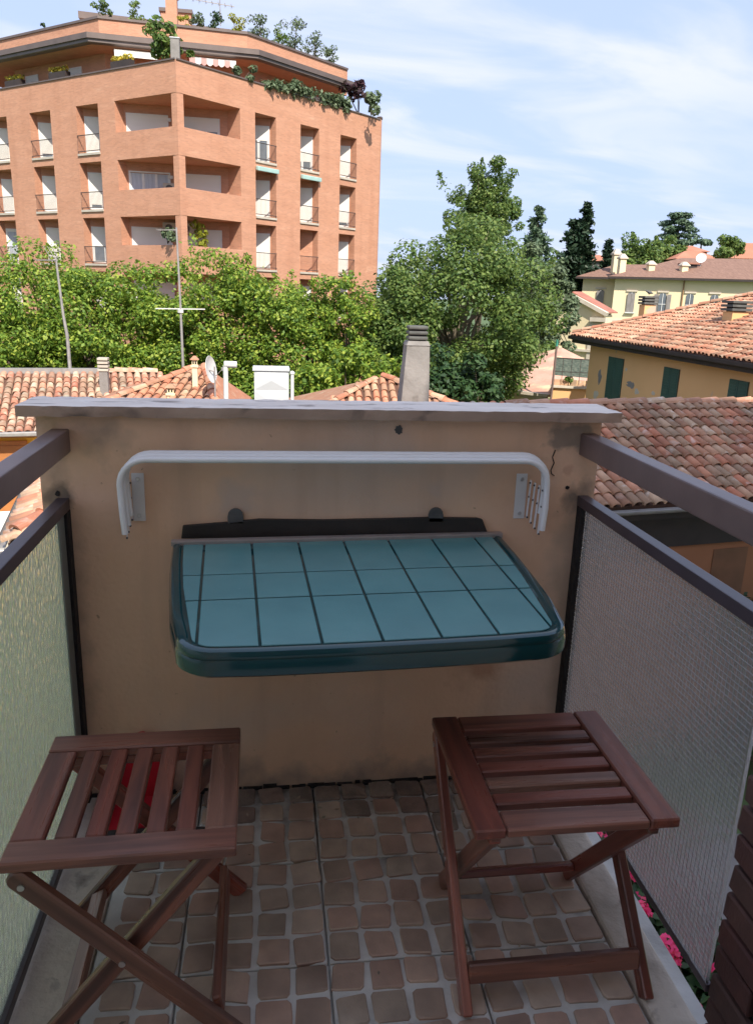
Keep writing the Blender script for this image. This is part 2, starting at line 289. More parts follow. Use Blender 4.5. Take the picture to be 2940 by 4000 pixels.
# ------------------------------------------------------------------ foliage
def leaf_quads(P, Nn, size, aspect=1.6, droop=0.):
    """leaf-sized faces at P facing roughly Nn"""
    n = len(P); a = rng.normal(size=(n, 3)); a[:, 2] -= droop
    t = a-Nn*np.sum(a*Nn, 1, keepdims=True); t /= np.linalg.norm(t, axis=1, keepdims=True)+1e-9; b = np.cross(Nn, t)
    s = (size*rng.uniform(.6, 1.25, n))[:, None]; h = t*s*aspect/2; k = b*s/2
    return np.stack([P-h, P+k*.95-h*.1, P+h, P-k*.95-h*.1], 1).reshape(-1, 3)
def clump_leaves(cs, rs, n_each, size, up=.55, rand=.8, droop=.2, flat=1., fill=.45):
    out = []
    for c, r in zip(cs, rs):
        n = max(6, int(n_each*(r/np.mean(rs))**2)); d = rng.normal(size=(n, 3)); d /= np.linalg.norm(d, axis=1, keepdims=True)
        rad = r*rng.uniform(fill, 1.08, n)**.6; P = np.asarray(c)+d*rad[:, None]*np.array([1, 1, .8*flat])
        nn = d*.75+rng.normal(size=(n, 3))*rand*.6; nn[:, 2] += up; nn /= np.linalg.norm(nn, axis=1, keepdims=True); out.append(leaf_quads(P, nn, size, droop=droop))
    return np.concatenate(out)
def tree(name, label, base, center, rad, n_clump, n_leaf, size, leaf, bark=None, cat='tree', group=None, spikes=0, clump=.27, shell=(.45, 1.0), limbs=7, trunk_r=.18, spike_h=.35, top_bias=0.):
    base = Vector(base); t = thing(name, label, cat, base, group); c = np.array(center); rad = np.array(rad, float)
    d = rng.normal(size=(n_clump, 3)); d /= np.linalg.norm(d, axis=1, keepdims=True); d[:, 2] += top_bias; k = rng.uniform(*shell, n_clump)
    cs = c+d*rad*k[:, None]*.86; rs = rng.uniform(.65, 1.25, n_clump)*clump*rad.min()
    V = [clump_leaves(cs, rs, n_leaf/n_clump, size)]
    if spikes:
        tops = cs[np.argsort(-cs[:, 2])[:max(spikes*2, 4)]]
        for i in range(spikes):
            p = tops[rng.integers(len(tops))]+rng.normal(size=3)*rad*.12; h = rad[2]*spike_h*rng.uniform(.6, 1.3); p[2] -= h*.45; lean = rng.normal(size=2)*.25
            m = int(90*h); q = rng.uniform(0, 1, m); P = np.stack([p[0]+lean[0]*q*h, p[1]+lean[1]*q*h, p[2]+q*h], 1)+rng.normal(size=(m, 3))*(.22*(1.15-q))[:, None]
            nn = rng.normal(size=(m, 3)); nn[:, 2] += .6; nn /= np.linalg.norm(nn, axis=1, keepdims=True); V.append(leaf_quads(P, nn, size))
    V = np.concatenate(V)-np.array(base)
    mesh_obj('crown', quads_mesh('crown', V), leaf, t)
    m = MB(); top = Vector(c)+Vector((0, 0, rad[2]*.35)); mid = base.lerp(top, .5)+Vector((rng.normal()*.15, rng.normal()*.15, 0))
    m.tube([base, base.lerp(mid, .5), mid, top], [trunk_r*1.25, trunk_r, trunk_r*.7, trunk_r*.2], 8)
    for i in range(limbs):
        q = Vector(cs[rng.integers(n_clump)]); f = rng.uniform(.3, .8); s = base.lerp(top, f); md = s.lerp(q, .5)+Vector((0, 0, .25*rad[2]*.3))
        m.tube([s, md, q], [trunk_r*.42, trunk_r*.26, trunk_r*.06], 5)
    m.build('trunk', bark or m_bark, t, smooth=True); return t
def conifer(name, label, base, h, r, n, size, leaf, lean=0., group=None, flat=False):
    base = Vector(base); t = thing(name, label, 'tree', base, group); V = []
    tiers = int(h/.55)
    for i in range(tiers):
        f = i/tiers; z = h*(.08+.92*f); rr = r*(1-f)**.8*rng.uniform(.7, 1.15)+.12
        for k in range(max(4, int(9*(1-f)+3))):
            a = rng.uniform(0, 2*math.pi); m = max(5, int(n/tiers/8)); q = rng.uniform(.15, 1, m)
            P = np.stack([np.cos(a)*rr*q+lean*f, np.sin(a)*rr*q, z-rr*.38*q**1.3], 1)+rng.normal(size=(m, 3))*.16*rr**.5
            nn = rng.normal(size=(m, 3))*.6; nn[:, 2] += .8; nn /= np.linalg.norm(nn, axis=1, keepdims=True); V.append(leaf_quads(P, nn, size, 2.0, .6))
    mesh_obj('crown', quads_mesh('crown', np.concatenate(V)), leaf, t)
    m = MB(); m.tube([base, base+Vector((lean*.5, 0, h*.5)), base+Vector((lean, 0, h*.99))], [h*.022, h*.014, .03], 7); m.build('trunk', m_bark, t); return t
def shrub(name, label, pos, r, n, size, leaf, cat='shrub', group=None, h=None, stems=4):
    pos = Vector(pos); t = thing(name, label, cat, pos, group); h = h or r*2; k = max(4, int(n/45))
    cs = np.stack([rng.normal(size=k)*r*.42, rng.normal(size=k)*r*.42, rng.uniform(.06, .92, k)*h], 1)
    mesh_obj('foliage', quads_mesh('foliage', clump_leaves(cs, np.full(k, r*.46), n/k, size)), leaf, t)
    m = MB()
    for i in range(stems): q = Vector(cs[rng.integers(k)]); m.tube([pos, pos+q*.5+Vector((0, 0, .05)), pos+q], [r*.05, r*.035, r*.012], 5)
    m.build('stem', m_bark, t); return t

# ------------------------------------------------------------------ roof tiles
def tile_mesh(v):
    rr = random.Random(v); n = 6; ln = .42; V = []; F = []
    for j, (y, rad) in enumerate(((0, .098), (ln, .080))):
        for k in range(n+1):
            a = math.pi*k/n; V.append((math.cos(a)*rad*(1+rr.uniform(-.02, .02)), y, math.sin(a)*rad*.80+(.028 if j == 0 else .0)))
    for k in range(n): F.append((k, k+1, n+1+k+1, n+1+k))
    o = len(V)
    for k in range(n+1): a = math.pi*k/n; V.append((math.cos(a)*.080, .004, math.sin(a)*.080*.80+.024))
    for k in range(n): F.append((k+1, k, o+k, o+k+1))
    return V, F
TILES = [tile_mesh(i) for i in range(3)]
TILE_ME = {}
def tile_roof(thing_o, mat, planes, pitch=.21, rowp=.33, limit=300, hide=None, bed=m_bed):
    """planes: (origin at the eave, unit along the eave, unit up the slope, length, depth, keep(a,b))"""
    tr = []; b0 = base_of(thing_o); bedm = MB()
    for O, e, s, ln, dp, keep, poly in planes:
        n = e.cross(s); n = n if n.z > 0 else -n; bedm.prism([O+e*a+s*b-n*.012 for a, b in poly], -n*.10)
        for j in range(int(dp/rowp)+1):
            for i in range(int(ln/pitch)+1):
                a = (i+.5)*pitch; b = j*rowp
                if not keep(a, b+.12): continue
                p = O+e*(a+random.uniform(-.012, .012))+s*(b-.05+random.uniform(-.018, .018))+n*random.uniform(-.006, .008)
                g = random.uniform(-.05, .05); e2 = (e+s*g).normalized(); s2 = (s-e*g).normalized()
                tr.append((p, e2, s2, n))
    bedm.build('roof_bed', bed, thing_o)
    vis = []; rest = []
    for q in tr:
        x, y, z = px_of(q[0]); ok = z > 0 and -40 < x < 2980 and -40 < y < 4040 and not (hide and hide(x, y))
        (vis if ok else rest).append((z, q))
    vis.sort(key=lambda t: t[0]); rest += vis[limit:]; vis = vis[:limit]
    if mat.name not in TILE_ME: TILE_ME[mat.name] = [arr_mesh('roof_tile', *t) for t in TILES]
    for me in TILE_ME[mat.name]:
        if not me.materials: me.materials.append(mat)
        me.polygons.foreach_set('use_smooth', [True]*6+[False]*6)
    for z, (p, e, s, n) in vis:
        o = bpy.data.objects.new('roof_tile', random.choice(TILE_ME[mat.name])); C.objects.link(o); o.parent = thing_o; q = p-b0
        o.matrix_local = Matrix(((e.x, s.x, n.x, q.x), (e.y, s.y, n.y, q.y), (e.z, s.z, n.z, q.z), (0, 0, 0, 1)))
    if rest:
        V = []; F = []
        for z, (p, e, s, n) in rest:
            v, f = random.choice(TILES); k = len(V); q = p-b0
            V += [tuple(q+e*x+s*y+n*zz_) for x, y, zz_ in v]; F += [tuple(i+k for i in g) for g in f]
        mesh_obj('roof_tile_field', arr_mesh('roof_tile_field', V, F), mat, thing_o, 'stuff')
def slope_dir(h, drop):            # unit vector up a slope: h horizontal unit, drop rise per metre
    return (Vector(h)+Vector((0, 0, drop))).normalized()
def ridge_caps(thing_o, p0, p1, mat, name='ridge_tile', r=.12, ln=.42, n_as_parts=True):
    d = (p1-p0); k = max(1, int(d.length/ln)); d.normalize(); u = Vector((0, 0, 1)); u = (u-d*u.dot(d)).normalized(); sd_ = d.cross(u); b0 = base_of(thing_o)
    me = None
    for i in range(k):
        if me is None:
            V = []; F = []
            for j, (y, rad) in enumerate(((0, r*1.06), (ln*1.08, r*.9))):
                for q in range(7): a = math.pi*q/6; V.append((math.cos(a)*rad, y, math.sin(a)*rad*.75+(.02 if j == 0 else 0)))
            F = [(q, q+1, 8+q, 7+q) for q in range(6)]; o_ = len(V)
            for q in range(7): a = math.pi*q/6; V.append((math.cos(a)*r*.85, .004, math.sin(a)*r*.62))
            F += [(q+1, q, o_+q, o_+q+1) for q in range(6)]
            me = arr_mesh(name, V, F); me.materials.append(mat)
        o = bpy.data.objects.new(name, me); C.objects.link(o); o.parent = thing_o; q = p0+d*(i*ln)-b0+u*random.uniform(-.01, .01)
        o.matrix_local = Matrix(((-sd_.x, d.x, u.x, q.x), (-sd_.y, d.y, u.y, q.y), (-sd_.z, d.z, u.z, q.z), (0, 0, 0, 1)))

# ================================================================== the setting
GZ = -7.0
g = MB(); g.box((-1500, -1500, GZ-.5), (1500, 1500, GZ)); gr = g.build('ground', m_grass, kind='structure')
g = MB(); g.box((-9, -.6, GZ), (14, 8.0, GZ+.004)); g.build('yard', m_pave, kind='structure')

# own building, unseen behind the balcony: heights set to shade it and near roofs
ob = thing('apartment_block', 'rendered apartment block with a doorway, unseen behind the balcony, its heights set for shade', 'building', (0, -6, GZ))
g = MB(); g.box((-2.3, -9, GZ), (6.4, -2.75, 4.4)); g.box((6.4, -12, GZ), (19, -2.75, 17.0)); g.build('wall', m_facade, ob)
g = MB(); g.box((-2.5, -9.2, 4.4), (6.4, -2.6, 4.55)); g.build('roof_slab', m_conc, ob)
g = MB(); g.box((-.45, -2.75, .0), (.55, -2.72, 2.2)); d_ = g.build('door', m_wframe, ob); g = MB(); g.box((-.36, -2.72, .15), (.46, -2.715, 2.1)); g.build('pane', m_pane, d_)
for z in (-3.1, 0, 5.5, 8.5, 11.5):
    for x in ((3, 5, 8, 11) if z < 3 else (8, 11, 14)): g = MB(); g.box((x-.5, -2.75, z), (x+.5, -2.72, z+1.5)); g.build('window', m_pane, ob)

# brick pier at the right hand
bp_ = thing('brick_pier', 'dark red brick pier with black joints at the end of the wired glass panel', 'pier', (.9, -1.3, -.2))
g = MB(); g.box((.781, -1.3, -.25), (1.0, -.832, 2.2)); g.build('joint_bed', m_black, bp_)
me_b = []
for v in range(3):
    rr = random.Random(v+40); m = MB(); m.box((-.011, -.118, -.0270), (.011, .118, .0270)); m.v = [(x+rr.uniform(-.001, .001), y+rr.uniform(-.004, .004), z+rr.uniform(-.002, .002)) for x, y, z in m.v]
    o = m.build('brick', m_brick, None, bevel=.004, seg=1); me_b.append(o.data); bpy.data.objects.remove(o)
for j in range(14):
    for i in range(4):
        y = -.832-.118-i*.246+(-.123 if j % 2 else 0); z = .03+j*.0625-.06
        if y < -1.3: continue
        o = bpy.data.objects.new('brick', random.choice(me_b)); C.objects.link(o); o.parent = bp_
        o.location = Vector((.776+random.uniform(-.003, .003), y+random.uniform(-.004, .006), z))-BASE[bp_]; o.rotation_euler = (random.uniform(-.015, .015), 0, random.uniform(-.01, .01))
        if j % 2 and i == 0:
            o2 = o.copy(); C.objects.link(o2); o2.scale = (1, .48, 1); o2.location = Vector((.776, -.832-.057, z))-BASE[bp_]

# balcony floor: bed, tiles, cobbles
g = MB(); g.box((-.62, -2.62, -.22), (.79, .0, -.016)); fl = g.build('floor', m_mortar, kind='structure')
T = .31; XS = .0375; Y1 = -.3127
def cobble(v):
    rr = random.Random(v+100); h = .0338; P = []
    for qx, qy in ((1, 1), (-1, 1), (-1, -1), (1, -1)):
        a_, b_ = rr.uniform(.74, .92), rr.uniform(.74, .92); c1, c2 = (h*qx*rr.uniform(.95, 1.04), h*qy*a_), (h*qx*b_, h*qy*rr.uniform(.95, 1.04)); P += [c1, c2] if qx*qy > 0 else [c2, c1]
        if rr.random() < .5: n_ = P[-1]; P.append((n_[0]*.1+rr.uniform(-.002, .002), n_[1]*rr.uniform(.97, 1.05)) if qx*qy > 0 else (n_[0]*rr.uniform(.97, 1.05), n_[1]*.1))
    sk = rr.uniform(-.15, .15); P = [(x+sk*y, y) for x, y in P]
    m = MB(); m.loft([[(x, y, -.004) for x, y in P], [(x, y, .0030) for x, y in P], [(x*.94, y*.94, .0052) for x, y in P]], cap0=False)
    o = m.build('cobble', m_cobble, None, smooth=True); me = o.data; bpy.data.objects.remove(o); return me
COB = [cobble(i) for i in range(14)]
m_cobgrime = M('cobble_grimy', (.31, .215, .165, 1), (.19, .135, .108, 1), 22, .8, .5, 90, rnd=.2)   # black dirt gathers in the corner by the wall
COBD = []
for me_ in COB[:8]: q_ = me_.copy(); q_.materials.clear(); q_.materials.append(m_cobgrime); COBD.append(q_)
for cx in range(-2, 2):
    for cy in range(0, 5):
        x0 = XS+cx*T; x1 = x0+T; y1 = Y1+T-cy*T; y0 = y1-T; xa = max(x0, -.452); xb = min(x1, .658)
        if xb-xa < .03: continue
        m = MB(); m.box((xa+.0022, y0+.0022, -.016), (xb-.0022, min(y1, -.001)-.0022, -.0015)); tl = m.build('tile', m_mortar, fl, bevel=.002, seg=1)
        for i in range(4):
            for j in range(4):
                X = x0+(i+.5)*T/4; Y = y0+(j+.5)*T/4
                if X-.03 < xa or X+.03 > xb:
                    if X+.012 < xa or X-.012 > xb: continue
                    sx = .62; X = (xa+.022) if X < 0 else X
                else: sx = 1
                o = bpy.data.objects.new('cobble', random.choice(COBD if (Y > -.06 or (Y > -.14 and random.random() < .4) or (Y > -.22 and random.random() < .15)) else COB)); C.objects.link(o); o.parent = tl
                o.location = (X+random.uniform(-.0022, .0022), Y+random.uniform(-.0022, .0022), random.uniform(-.002, .0008)); o.rotation_euler = (random.uniform(-.02, .02), random.uniform(-.02, .02), random.choice((0, math.pi/2, math.pi, -math.pi/2))+random.uniform(-.07, .07))
                o.scale = (sx*random.uniform(.90, 1.06), random.uniform(.90, 1.06), 1)
g = MB(); g.box((.663, -2.4, -.2), (.752, -.002, .004)); g.build('kerb_right', m_kerb, kind='structure', bevel=.012, seg=3)
g = MB(); g.box((-.585, -2.4, -.2), (-.456, -.002, .004)); g.build('kerb_left', m_kerb, kind='structure', bevel=.012, seg=3)

# end wall with coping
wl = thing('balcony_end_wall', 'brown plastered end wall of the balcony under a worn stone coping', 'wall', (.08, .045, -.3))
def rough_slab(lo, hi, nx, ny, nz, amp, seed):
    bm = bmesh.new(); bmesh.ops.create_cube(bm, size=1); rr = random.Random(seed)
    for v in bm.verts: v.co = Vector([lo[i]+(v.co[i]+.5)*(hi[i]-lo[i]) for i in range(3)])
    for ax, n in ((0, nx), (1, ny), (2, nz)):
        for k in range(1, n):
            p = [0, 0, 0]; p[ax] = lo[ax]+(hi[ax]-lo[ax])*k/n; no = [0, 0, 0]; no[ax] = 1
            bmesh.ops.bisect_plane(bm, geom=bm.verts[:]+bm.edges[:]+bm.faces[:], plane_co=p, plane_no=no)
    m = MB(); bm.verts.index_update(); m.v = [tuple(v.co) for v in bm.verts]; m.f = [tuple(v.index for v in f.verts) for f in bm.faces]; bm.free(); q = []
    for x, y, z in m.v:
        edge = sum((abs(c-l) < 1e-5) or (abs(c-h) < 1e-5) for c, l, h in zip((x, y, z), lo, hi)); a = amp*(1.6 if edge >= 2 else .5)
        cx, cy, cz = [(l+h)/2 for l, h in zip(lo, hi)]; k = abs(rr.gauss(0, a)) if edge >= 2 else rr.gauss(0, a*.4)
        if edge >= 2 and rr.random() < .05: k += amp*4
        q.append((x, y+(k if y < cy else -k), z+(k*.7 if z < cz else -k*.7)))
    m.v = q; return m
g = rough_slab((-.636, 0, -.3), (.79, .09, 1.064), 24, 1, 22, .0006, 3); g.build('plaster_wall', m_plaster, wl, smooth=True)
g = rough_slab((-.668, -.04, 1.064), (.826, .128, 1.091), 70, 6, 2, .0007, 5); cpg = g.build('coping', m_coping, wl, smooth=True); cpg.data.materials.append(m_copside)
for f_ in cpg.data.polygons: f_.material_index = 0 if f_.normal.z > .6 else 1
# cement patches and flaked plaster where the rails enter the wall, with a crack
m_cement = M('cement_patch', (.085, .072, .062, 1), (.13, .105, .085, 1), 14, .95, .6, 60, bdist=.004)
def blob(cx, cz, rx, rz, seed, th=.0025):
    rr = random.Random(seed); P = [(cx+math.cos(a)*rx*rr.uniform(.75, 1.15), -th, cz+math.sin(a)*rz*rr.uniform(.75, 1.15)) for a in np.linspace(0, 2*math.pi, 19)[:-1]]
    return MB().prism(P, (0, th, 0))
for i, a in enumerate([(.247, 1.035, .011, .012), (-.598, .868, .006, .008), (.712, .882, .006, .005)]): blob(*a, 31+i, .002).build('flaked_patch', m_black if i else m_bracket, wl)
g = MB(); pts = [(.668, .985), (.662, .965), (.668, .95), (.661, .93), (.664, .92), (.672, .915)]
for a, b in zip(pts, pts[1:]): g.bar((a[0], -.0012, a[1]), (b[0], -.0012, b[1]), .0022, .0022)
g.build('crack', m_black, wl)
def stain(mat, centre, rad, colr, amt=1., soft=.45, base=(.08, .045, -.3), flat=False):
    t = mat.node_tree; n = t.nodes; l = t.links; b = n['Principled BSDF']; src = b.inputs['Base Color'].links[0].from_socket
    tcn = n.new('ShaderNodeTexCoord'); q = n.new('ShaderNodeTexNoise'); q.inputs['Scale'].default_value = 14; q.inputs['Detail'].default_value = 8; l.new(tcn.outputs['Object'], q.inputs['Vector'])
    mp_ = n.new('ShaderNodeMapping'); mp_.vector_type = 'TEXTURE'; mp_.inputs['Location'].default_value = tuple(c-b_ for c, b_ in zip(centre, base)); mp_.inputs['Scale'].default_value = (rad[0], rad[1], 10) if flat else (rad[0], 10, rad[1]); l.new(tcn.outputs['Object'], mp_.inputs[0])
    ln_ = n.new('ShaderNodeVectorMath'); ln_.operation = 'LENGTH'; l.new(mp_.outputs[0], ln_.inputs[0])
    ad = n.new('ShaderNodeMath'); ad.operation = 'MULTIPLY_ADD'; l.new(q.outputs[0], ad.inputs[0]); ad.inputs[1].default_value = 2.4; ad.inputs[2].default_value = -1.2
    sm = n.new('ShaderNodeMath'); sm.operation = 'ADD'; l.new(ln_.outputs['Value'], sm.inputs[0]); l.new(ad.outputs[0], sm.inputs[1])
    rg = n.new('ShaderNodeMapRange'); rg.inputs[1].default_value = 1.0; rg.inputs[2].default_value = 1-soft; rg.inputs[3].default_value = 0; rg.inputs[4].default_value = amt; l.new(sm.outputs[0], rg.inputs[0])
    mx_ = n.new('ShaderNodeMixRGB'); l.new(rg.outputs[0], mx_.inputs[0]); l.new(src, mx_.inputs[1]); mx_.inputs[2].default_value = colr; l.new(mx_.outputs[0], b.inputs['Base Color'])
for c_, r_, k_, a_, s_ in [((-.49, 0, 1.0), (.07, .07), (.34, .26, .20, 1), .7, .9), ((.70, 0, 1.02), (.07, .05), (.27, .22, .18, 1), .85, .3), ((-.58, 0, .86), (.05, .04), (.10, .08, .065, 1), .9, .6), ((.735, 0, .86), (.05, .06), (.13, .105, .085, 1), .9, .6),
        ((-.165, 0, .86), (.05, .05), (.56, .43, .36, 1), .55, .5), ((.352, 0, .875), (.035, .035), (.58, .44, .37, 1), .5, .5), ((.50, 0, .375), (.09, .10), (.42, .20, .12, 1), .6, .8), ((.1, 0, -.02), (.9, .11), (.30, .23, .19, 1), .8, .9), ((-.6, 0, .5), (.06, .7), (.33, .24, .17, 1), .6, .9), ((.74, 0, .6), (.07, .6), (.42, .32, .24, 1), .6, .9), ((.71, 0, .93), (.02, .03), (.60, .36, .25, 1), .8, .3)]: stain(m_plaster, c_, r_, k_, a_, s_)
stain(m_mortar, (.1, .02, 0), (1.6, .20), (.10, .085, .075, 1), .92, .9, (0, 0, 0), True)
g = MB(); rr = random.Random(5); x = -.57
while x < .72: wd = rr.uniform(.01, .05); g.box((x, -.006-rr.random()*.006, -.004), (x+wd, .001, rr.uniform(.004, .012))); x += wd+rr.uniform(-.004, .01)
g.build('damp_joint', m_black, wl, kind='stuff')

# ------------------------------------------------------------------ railings
def glass_mat(name, tint, rough, bscale, bstr, trans_mix, stretch=(1, 1, 1), wave=False):
    m = bpy.data.materials.new(name); m.use_nodes = True; t = m.node_tree; n = t.nodes; l = t.links; b = n['Principled BSDF']
    b.inputs['Base Color'].default_value = tint; b.inputs['Transmission Weight'].default_value = 1; b.inputs['Roughness'].default_value = rough; b.inputs['IOR'].default_value = 1.45
    tcn = n.new('ShaderNodeTexCoord'); mpn = n.new('ShaderNodeMapping'); mpn.inputs['Scale'].default_value = stretch; l.new(tcn.outputs['Object'], mpn.inputs[0])
    q = n.new('ShaderNodeTexVoronoi' if wave else 'ShaderNodeTexNoise'); q.inputs['Scale'].default_value = bscale; l.new(mpn.outputs[0], q.inputs['Vector'])
    bp = n.new('ShaderNodeBump'); bp.inputs['Strength'].default_value = bstr; bp.inputs['Distance'].default_value = .004; l.new(q.outputs[0], bp.inputs['Height']); l.new(bp.outputs[0], b.inputs['Normal'])
    tr = n.new('ShaderNodeBsdfTranslucent'); tr.inputs[0].default_value = tint; l.new(bp.outputs[0], tr.inputs['Normal'])
    ms = n.new('ShaderNodeMixShader'); ms.inputs[0].default_value = trans_mix; l.new(b.outputs[0], ms.inputs[1]); l.new(tr.outputs[0], ms.inputs[2]); l.new(ms.outputs[0], n['Material Output'].inputs[0]); return m
m_glL = glass_mat('hammered_glass', (.88, .90, .78, 1), .22, 95, .8, .17, (1, 1, .55), True)
m_glR = glass_mat('wired_glass', (.97, .93, .91, 1), .12, 55, .3, .13)
m_putty = M('glazing_strip', (.20, .22, .20, 1), (.15, .165, .15, 1), 8, .6, .2, 60, stretch=(1, 1, .1))
rlL = thing('balcony_railing', 'left dark brown metal railing with greenish hammered glass infill', 'railing', (-.58, -.9, 0))
g = MB(); g.box((-.602, -2.4, .972), (-.560, .006, 1.030)); g.build('handrail', m_rail, rlL, bevel=.004)
g = MB(); g.box((-.602, -1.4, .828), (-.572, .006, .857)); g.build('top_frame', m_frame, rlL, bevel=.002)
g = MB(); g.box((-.600, -1.4, .018), (-.574, -.03, .042)); g.build('bottom_frame', m_frame, rlL, bevel=.002)
g = MB(); g.box((-.602, -.034, -.02), (-.571, .004, .828)); g.build('wall_post', m_black, rlL, bevel=.002)
g = MB(); g.box((-.5905, -1.4, .042), (-.5835, -.05, .828)); g.build('glass_panel', m_glL, rlL)
g = MB(); g.box((-.5825, -.085, .042), (-.5790, -.034, .828)); g.build('edge_strip', m_putty, rlL)
rlR = thing('balcony_railing', 'right dark brown metal railing with clear wired glass infill', 'railing', (.76, -.4, 0))
g = MB(); g.box((.735, -.835, .972), (.777, .006, 1.030)); g.build('handrail', m_rail, rlR, bevel=.004)
g = MB(); g.box((.744, -.835, .833), (.774, .006, .860)); g.build('top_frame', m_frame, rlR, bevel=.002)
g = MB(); g.box((.757, -.835, .072), (.770, -.03, .090)); g.build('bottom_frame', m_frame, rlR, bevel=.002)
g = MB(); g.box((.745, -.030, .02), (.774, .004, .833)); g.build('wall_post', m_black, rlR, bevel=.002)
g = MB(); g.box((.7585, -.83, .090), (.7655, -.031, .833)); g.build('glass_panel', m_glR, rlR)
g = MB(); P = .0125
y = -.825
while y < -.035: g.bar((.7575, y, .092), (.7575, y, .831), .0007, .0007, (1, 0, 0)); y += P
z = .095
while z < .832: g.bar((.7568, -.828, z), (.7568, -.033, z), .0010, .0010); z += P
g.build('wire_mesh', M('glass_wire', (.42, .42, .42, 1), (.36, .36, .36, 1), 30, .35, metal=.6), rlR, kind='stuff')

# ------------------------------------------------------------------ folding clothes rack on the wall
rk = thing('folding_clothes_rack', 'white folding clothes drying rack fixed to the wall above the table', 'clothes rack', (.1, 0, .8))
def u_bar(xl, xr, y0, zt, zb, r=.062):
    p = [(xl+.006, y0, zb), (xl+.002, y0, zb+.06), (xl, y0, zt-r)]
    p += [(xl+r-r*math.cos(a), y0, zt-r+r*math.sin(a)) for a in np.linspace(.2, math.pi/2, 7)]
    p += [(xr-r+r*math.cos(a), y0, zt-r+r*math.sin(a)) for a in np.linspace(math.pi/2, .2, 7)]
    return p+[(xr, y0, zt-r), (xr+.002, y0, zb+.06), (xr-.002, y0, zb)]
for i, (y0, xl, xr, zt, zb) in enumerate([(-.034, -.428, .632, .9775, .82), (-.049, -.432, .634, .9735, .80), (-.064, -.437, .630, .9680, .782)]):
    g = MB(); g.tube(u_bar(xl, xr, y0, zt, zb), .0078, 10); g.build('rack_bar', m_white, rk, smooth=True)
for sx, x0 in ((-1, -.420), (1, .568)):
    g = MB(); g.box((x0, -.0035, .797), (x0+.030, 0, .921)); pl = g.build('wall_plate', m_whitem, rk, bevel=.002)
    for zz_ in (.812, .906):
        g = MB(); g.lathe((x0+.015, -.0055, zz_), [(.0045, -.0012), (.0055, 0), (.0045, .0022)], 10, 'y'); g.build('screw', m_steel, pl)
    xo = -.432 if sx < 0 else .631; xi = x0 if sx < 0 else x0+.030
    for k in range(4):
        f = k/3; xx = xi+(xo-xi)*(.15+.7*f); yy = -.006-.012*k
        g = MB(); g.bar((xx, yy, .800-.012*k), (xx+sx*.003, yy-.004, .905-.004*k), .0018, .011, (0, 1, 0)); lk = g.build('folding_link', m_white, rk, bevel=.0005, seg=1)
        g = MB()
        for zz_ in (.803-.012*k, .86-.006*k, .898-.004*k): g.lathe((xx, yy-.0065, zz_), [(.0028, -.0008), (.0028, .001)], 8, 'y')
        g.build('rivet', m_bracket, lk)

# ------------------------------------------------------------------ wall folding table
tb = thing('wall_folding_table', 'glossy dark teal folding table with square tile pattern hinged to the wall', 'table', (.106, -.03, .753))
TBM = Matrix.Translation((.106, -.03, .753)) @ Matrix.Rotation(R(2.7), 4, 'Z') @ Matrix.Rotation(R(2.3), 4, 'X')
def t_outline(off=0., n=8):
    hw0, hw1, d = .427-off, .388-off, .585-off; rc = max(.075-off, .02); P = [(-hw0, -.0-off*.4)]
    for f in (.25, .5, .72): P.append((-(hw0+(hw1-hw0)*f**1.6), -d*f))
    for a in np.linspace(0, math.pi/2, n): P.append((-hw1+rc-rc*math.cos(a), -d+rc-rc*math.sin(a)))
    for x in np.linspace(-hw1+rc+.08, hw1-rc-.08, 5): P.append((x, -d-.008*(1-(x/hw1)**2)))
    for a in np.linspace(math.pi/2, 0, n): P.append((hw1-rc+rc*math.cos(a), -d+rc-rc*math.sin(a)))
    for f in (.72, .5, .25): P.append((hw0+(hw1-hw0)*f**1.6, -d*f))
    P.append((hw0, -.0-off*.4)); return P
def tb_build(m, name, mat, parent, **k):
    m.v = [tuple(TBM @ Vector(v)) for v in m.v]; return m.build(name, mat, parent, **k)
g = MB(); lp = [(.028, -.0025), (.022, -.0025), (.018, .0025), (.010, .0035), (.003, .0005), (0, -.006), (-.001, -.012), (.0005, -.016), (-.003, -.022), (-.003, -.046), (.004, -.052), (.03, -.048)]
g.loft([[(x, y, z) for x, y in t_outline(o_)] for o_, z in lp]); tp = tb_build(g, 'tabletop', m_teal, tb, smooth=True)
def clip(poly, cl):
    o = poly; n = len(cl)
    for i in range(n):
        a = cl[i]; b = cl[(i+1) % n]; r = []
        side = lambda p: (b[0]-a[0])*(p[1]-a[1])-(b[1]-a[1])*(p[0]-a[0])
        for j in range(len(o)):
            p, q = o[j], o[(j+1) % len(o)]; sp_, sq = side(p), side(q)
            if sp_ >= 0: r.append(p)
            if (sp_ >= 0) != (sq >= 0): k = sp_/(sp_-sq); r.append((p[0]+(q[0]-p[0])*k, p[1]+(q[1]-p[1])*k))
        o = r
        if not o: return []
    return o
inner = t_outline(.027); xs_ = [-.5]+[k*.1165 for k in range(-3, 4)]+[.5]; ys_ = [-.012, -.213, -.350, -.57]
area = sum(inner[i][0]*inner[(i+1) % len(inner)][1]-inner[(i+1) % len(inner)][0]*inner[i][1] for i in range(len(inner)))
if area < 0: inner = inner[::-1]
for i in range(8):
    for j in range(3):
        gx = .0028; gy = .0030; a, b = xs_[i]+gx, xs_[i+1]-gx; c_, d_ = ys_[j+1]+gy, ys_[j]-gy
        pg = clip([(a, c_), (b, c_), (b, d_), (a, d_)], inner)
        if len(pg) < 3: continue
        g = MB(); g.prism([(x, y, -.0028) for x, y in pg], (0, 0, .0036)); tb_build(g, 'tile', m_tealt, tp, bevel=.0012, seg=1)
g = MB(); g.box((-.430, -.016, -.004), (.430, .004, .010)); tb_build(g, 'hinge_strip', m_alu, tb, bevel=.003)
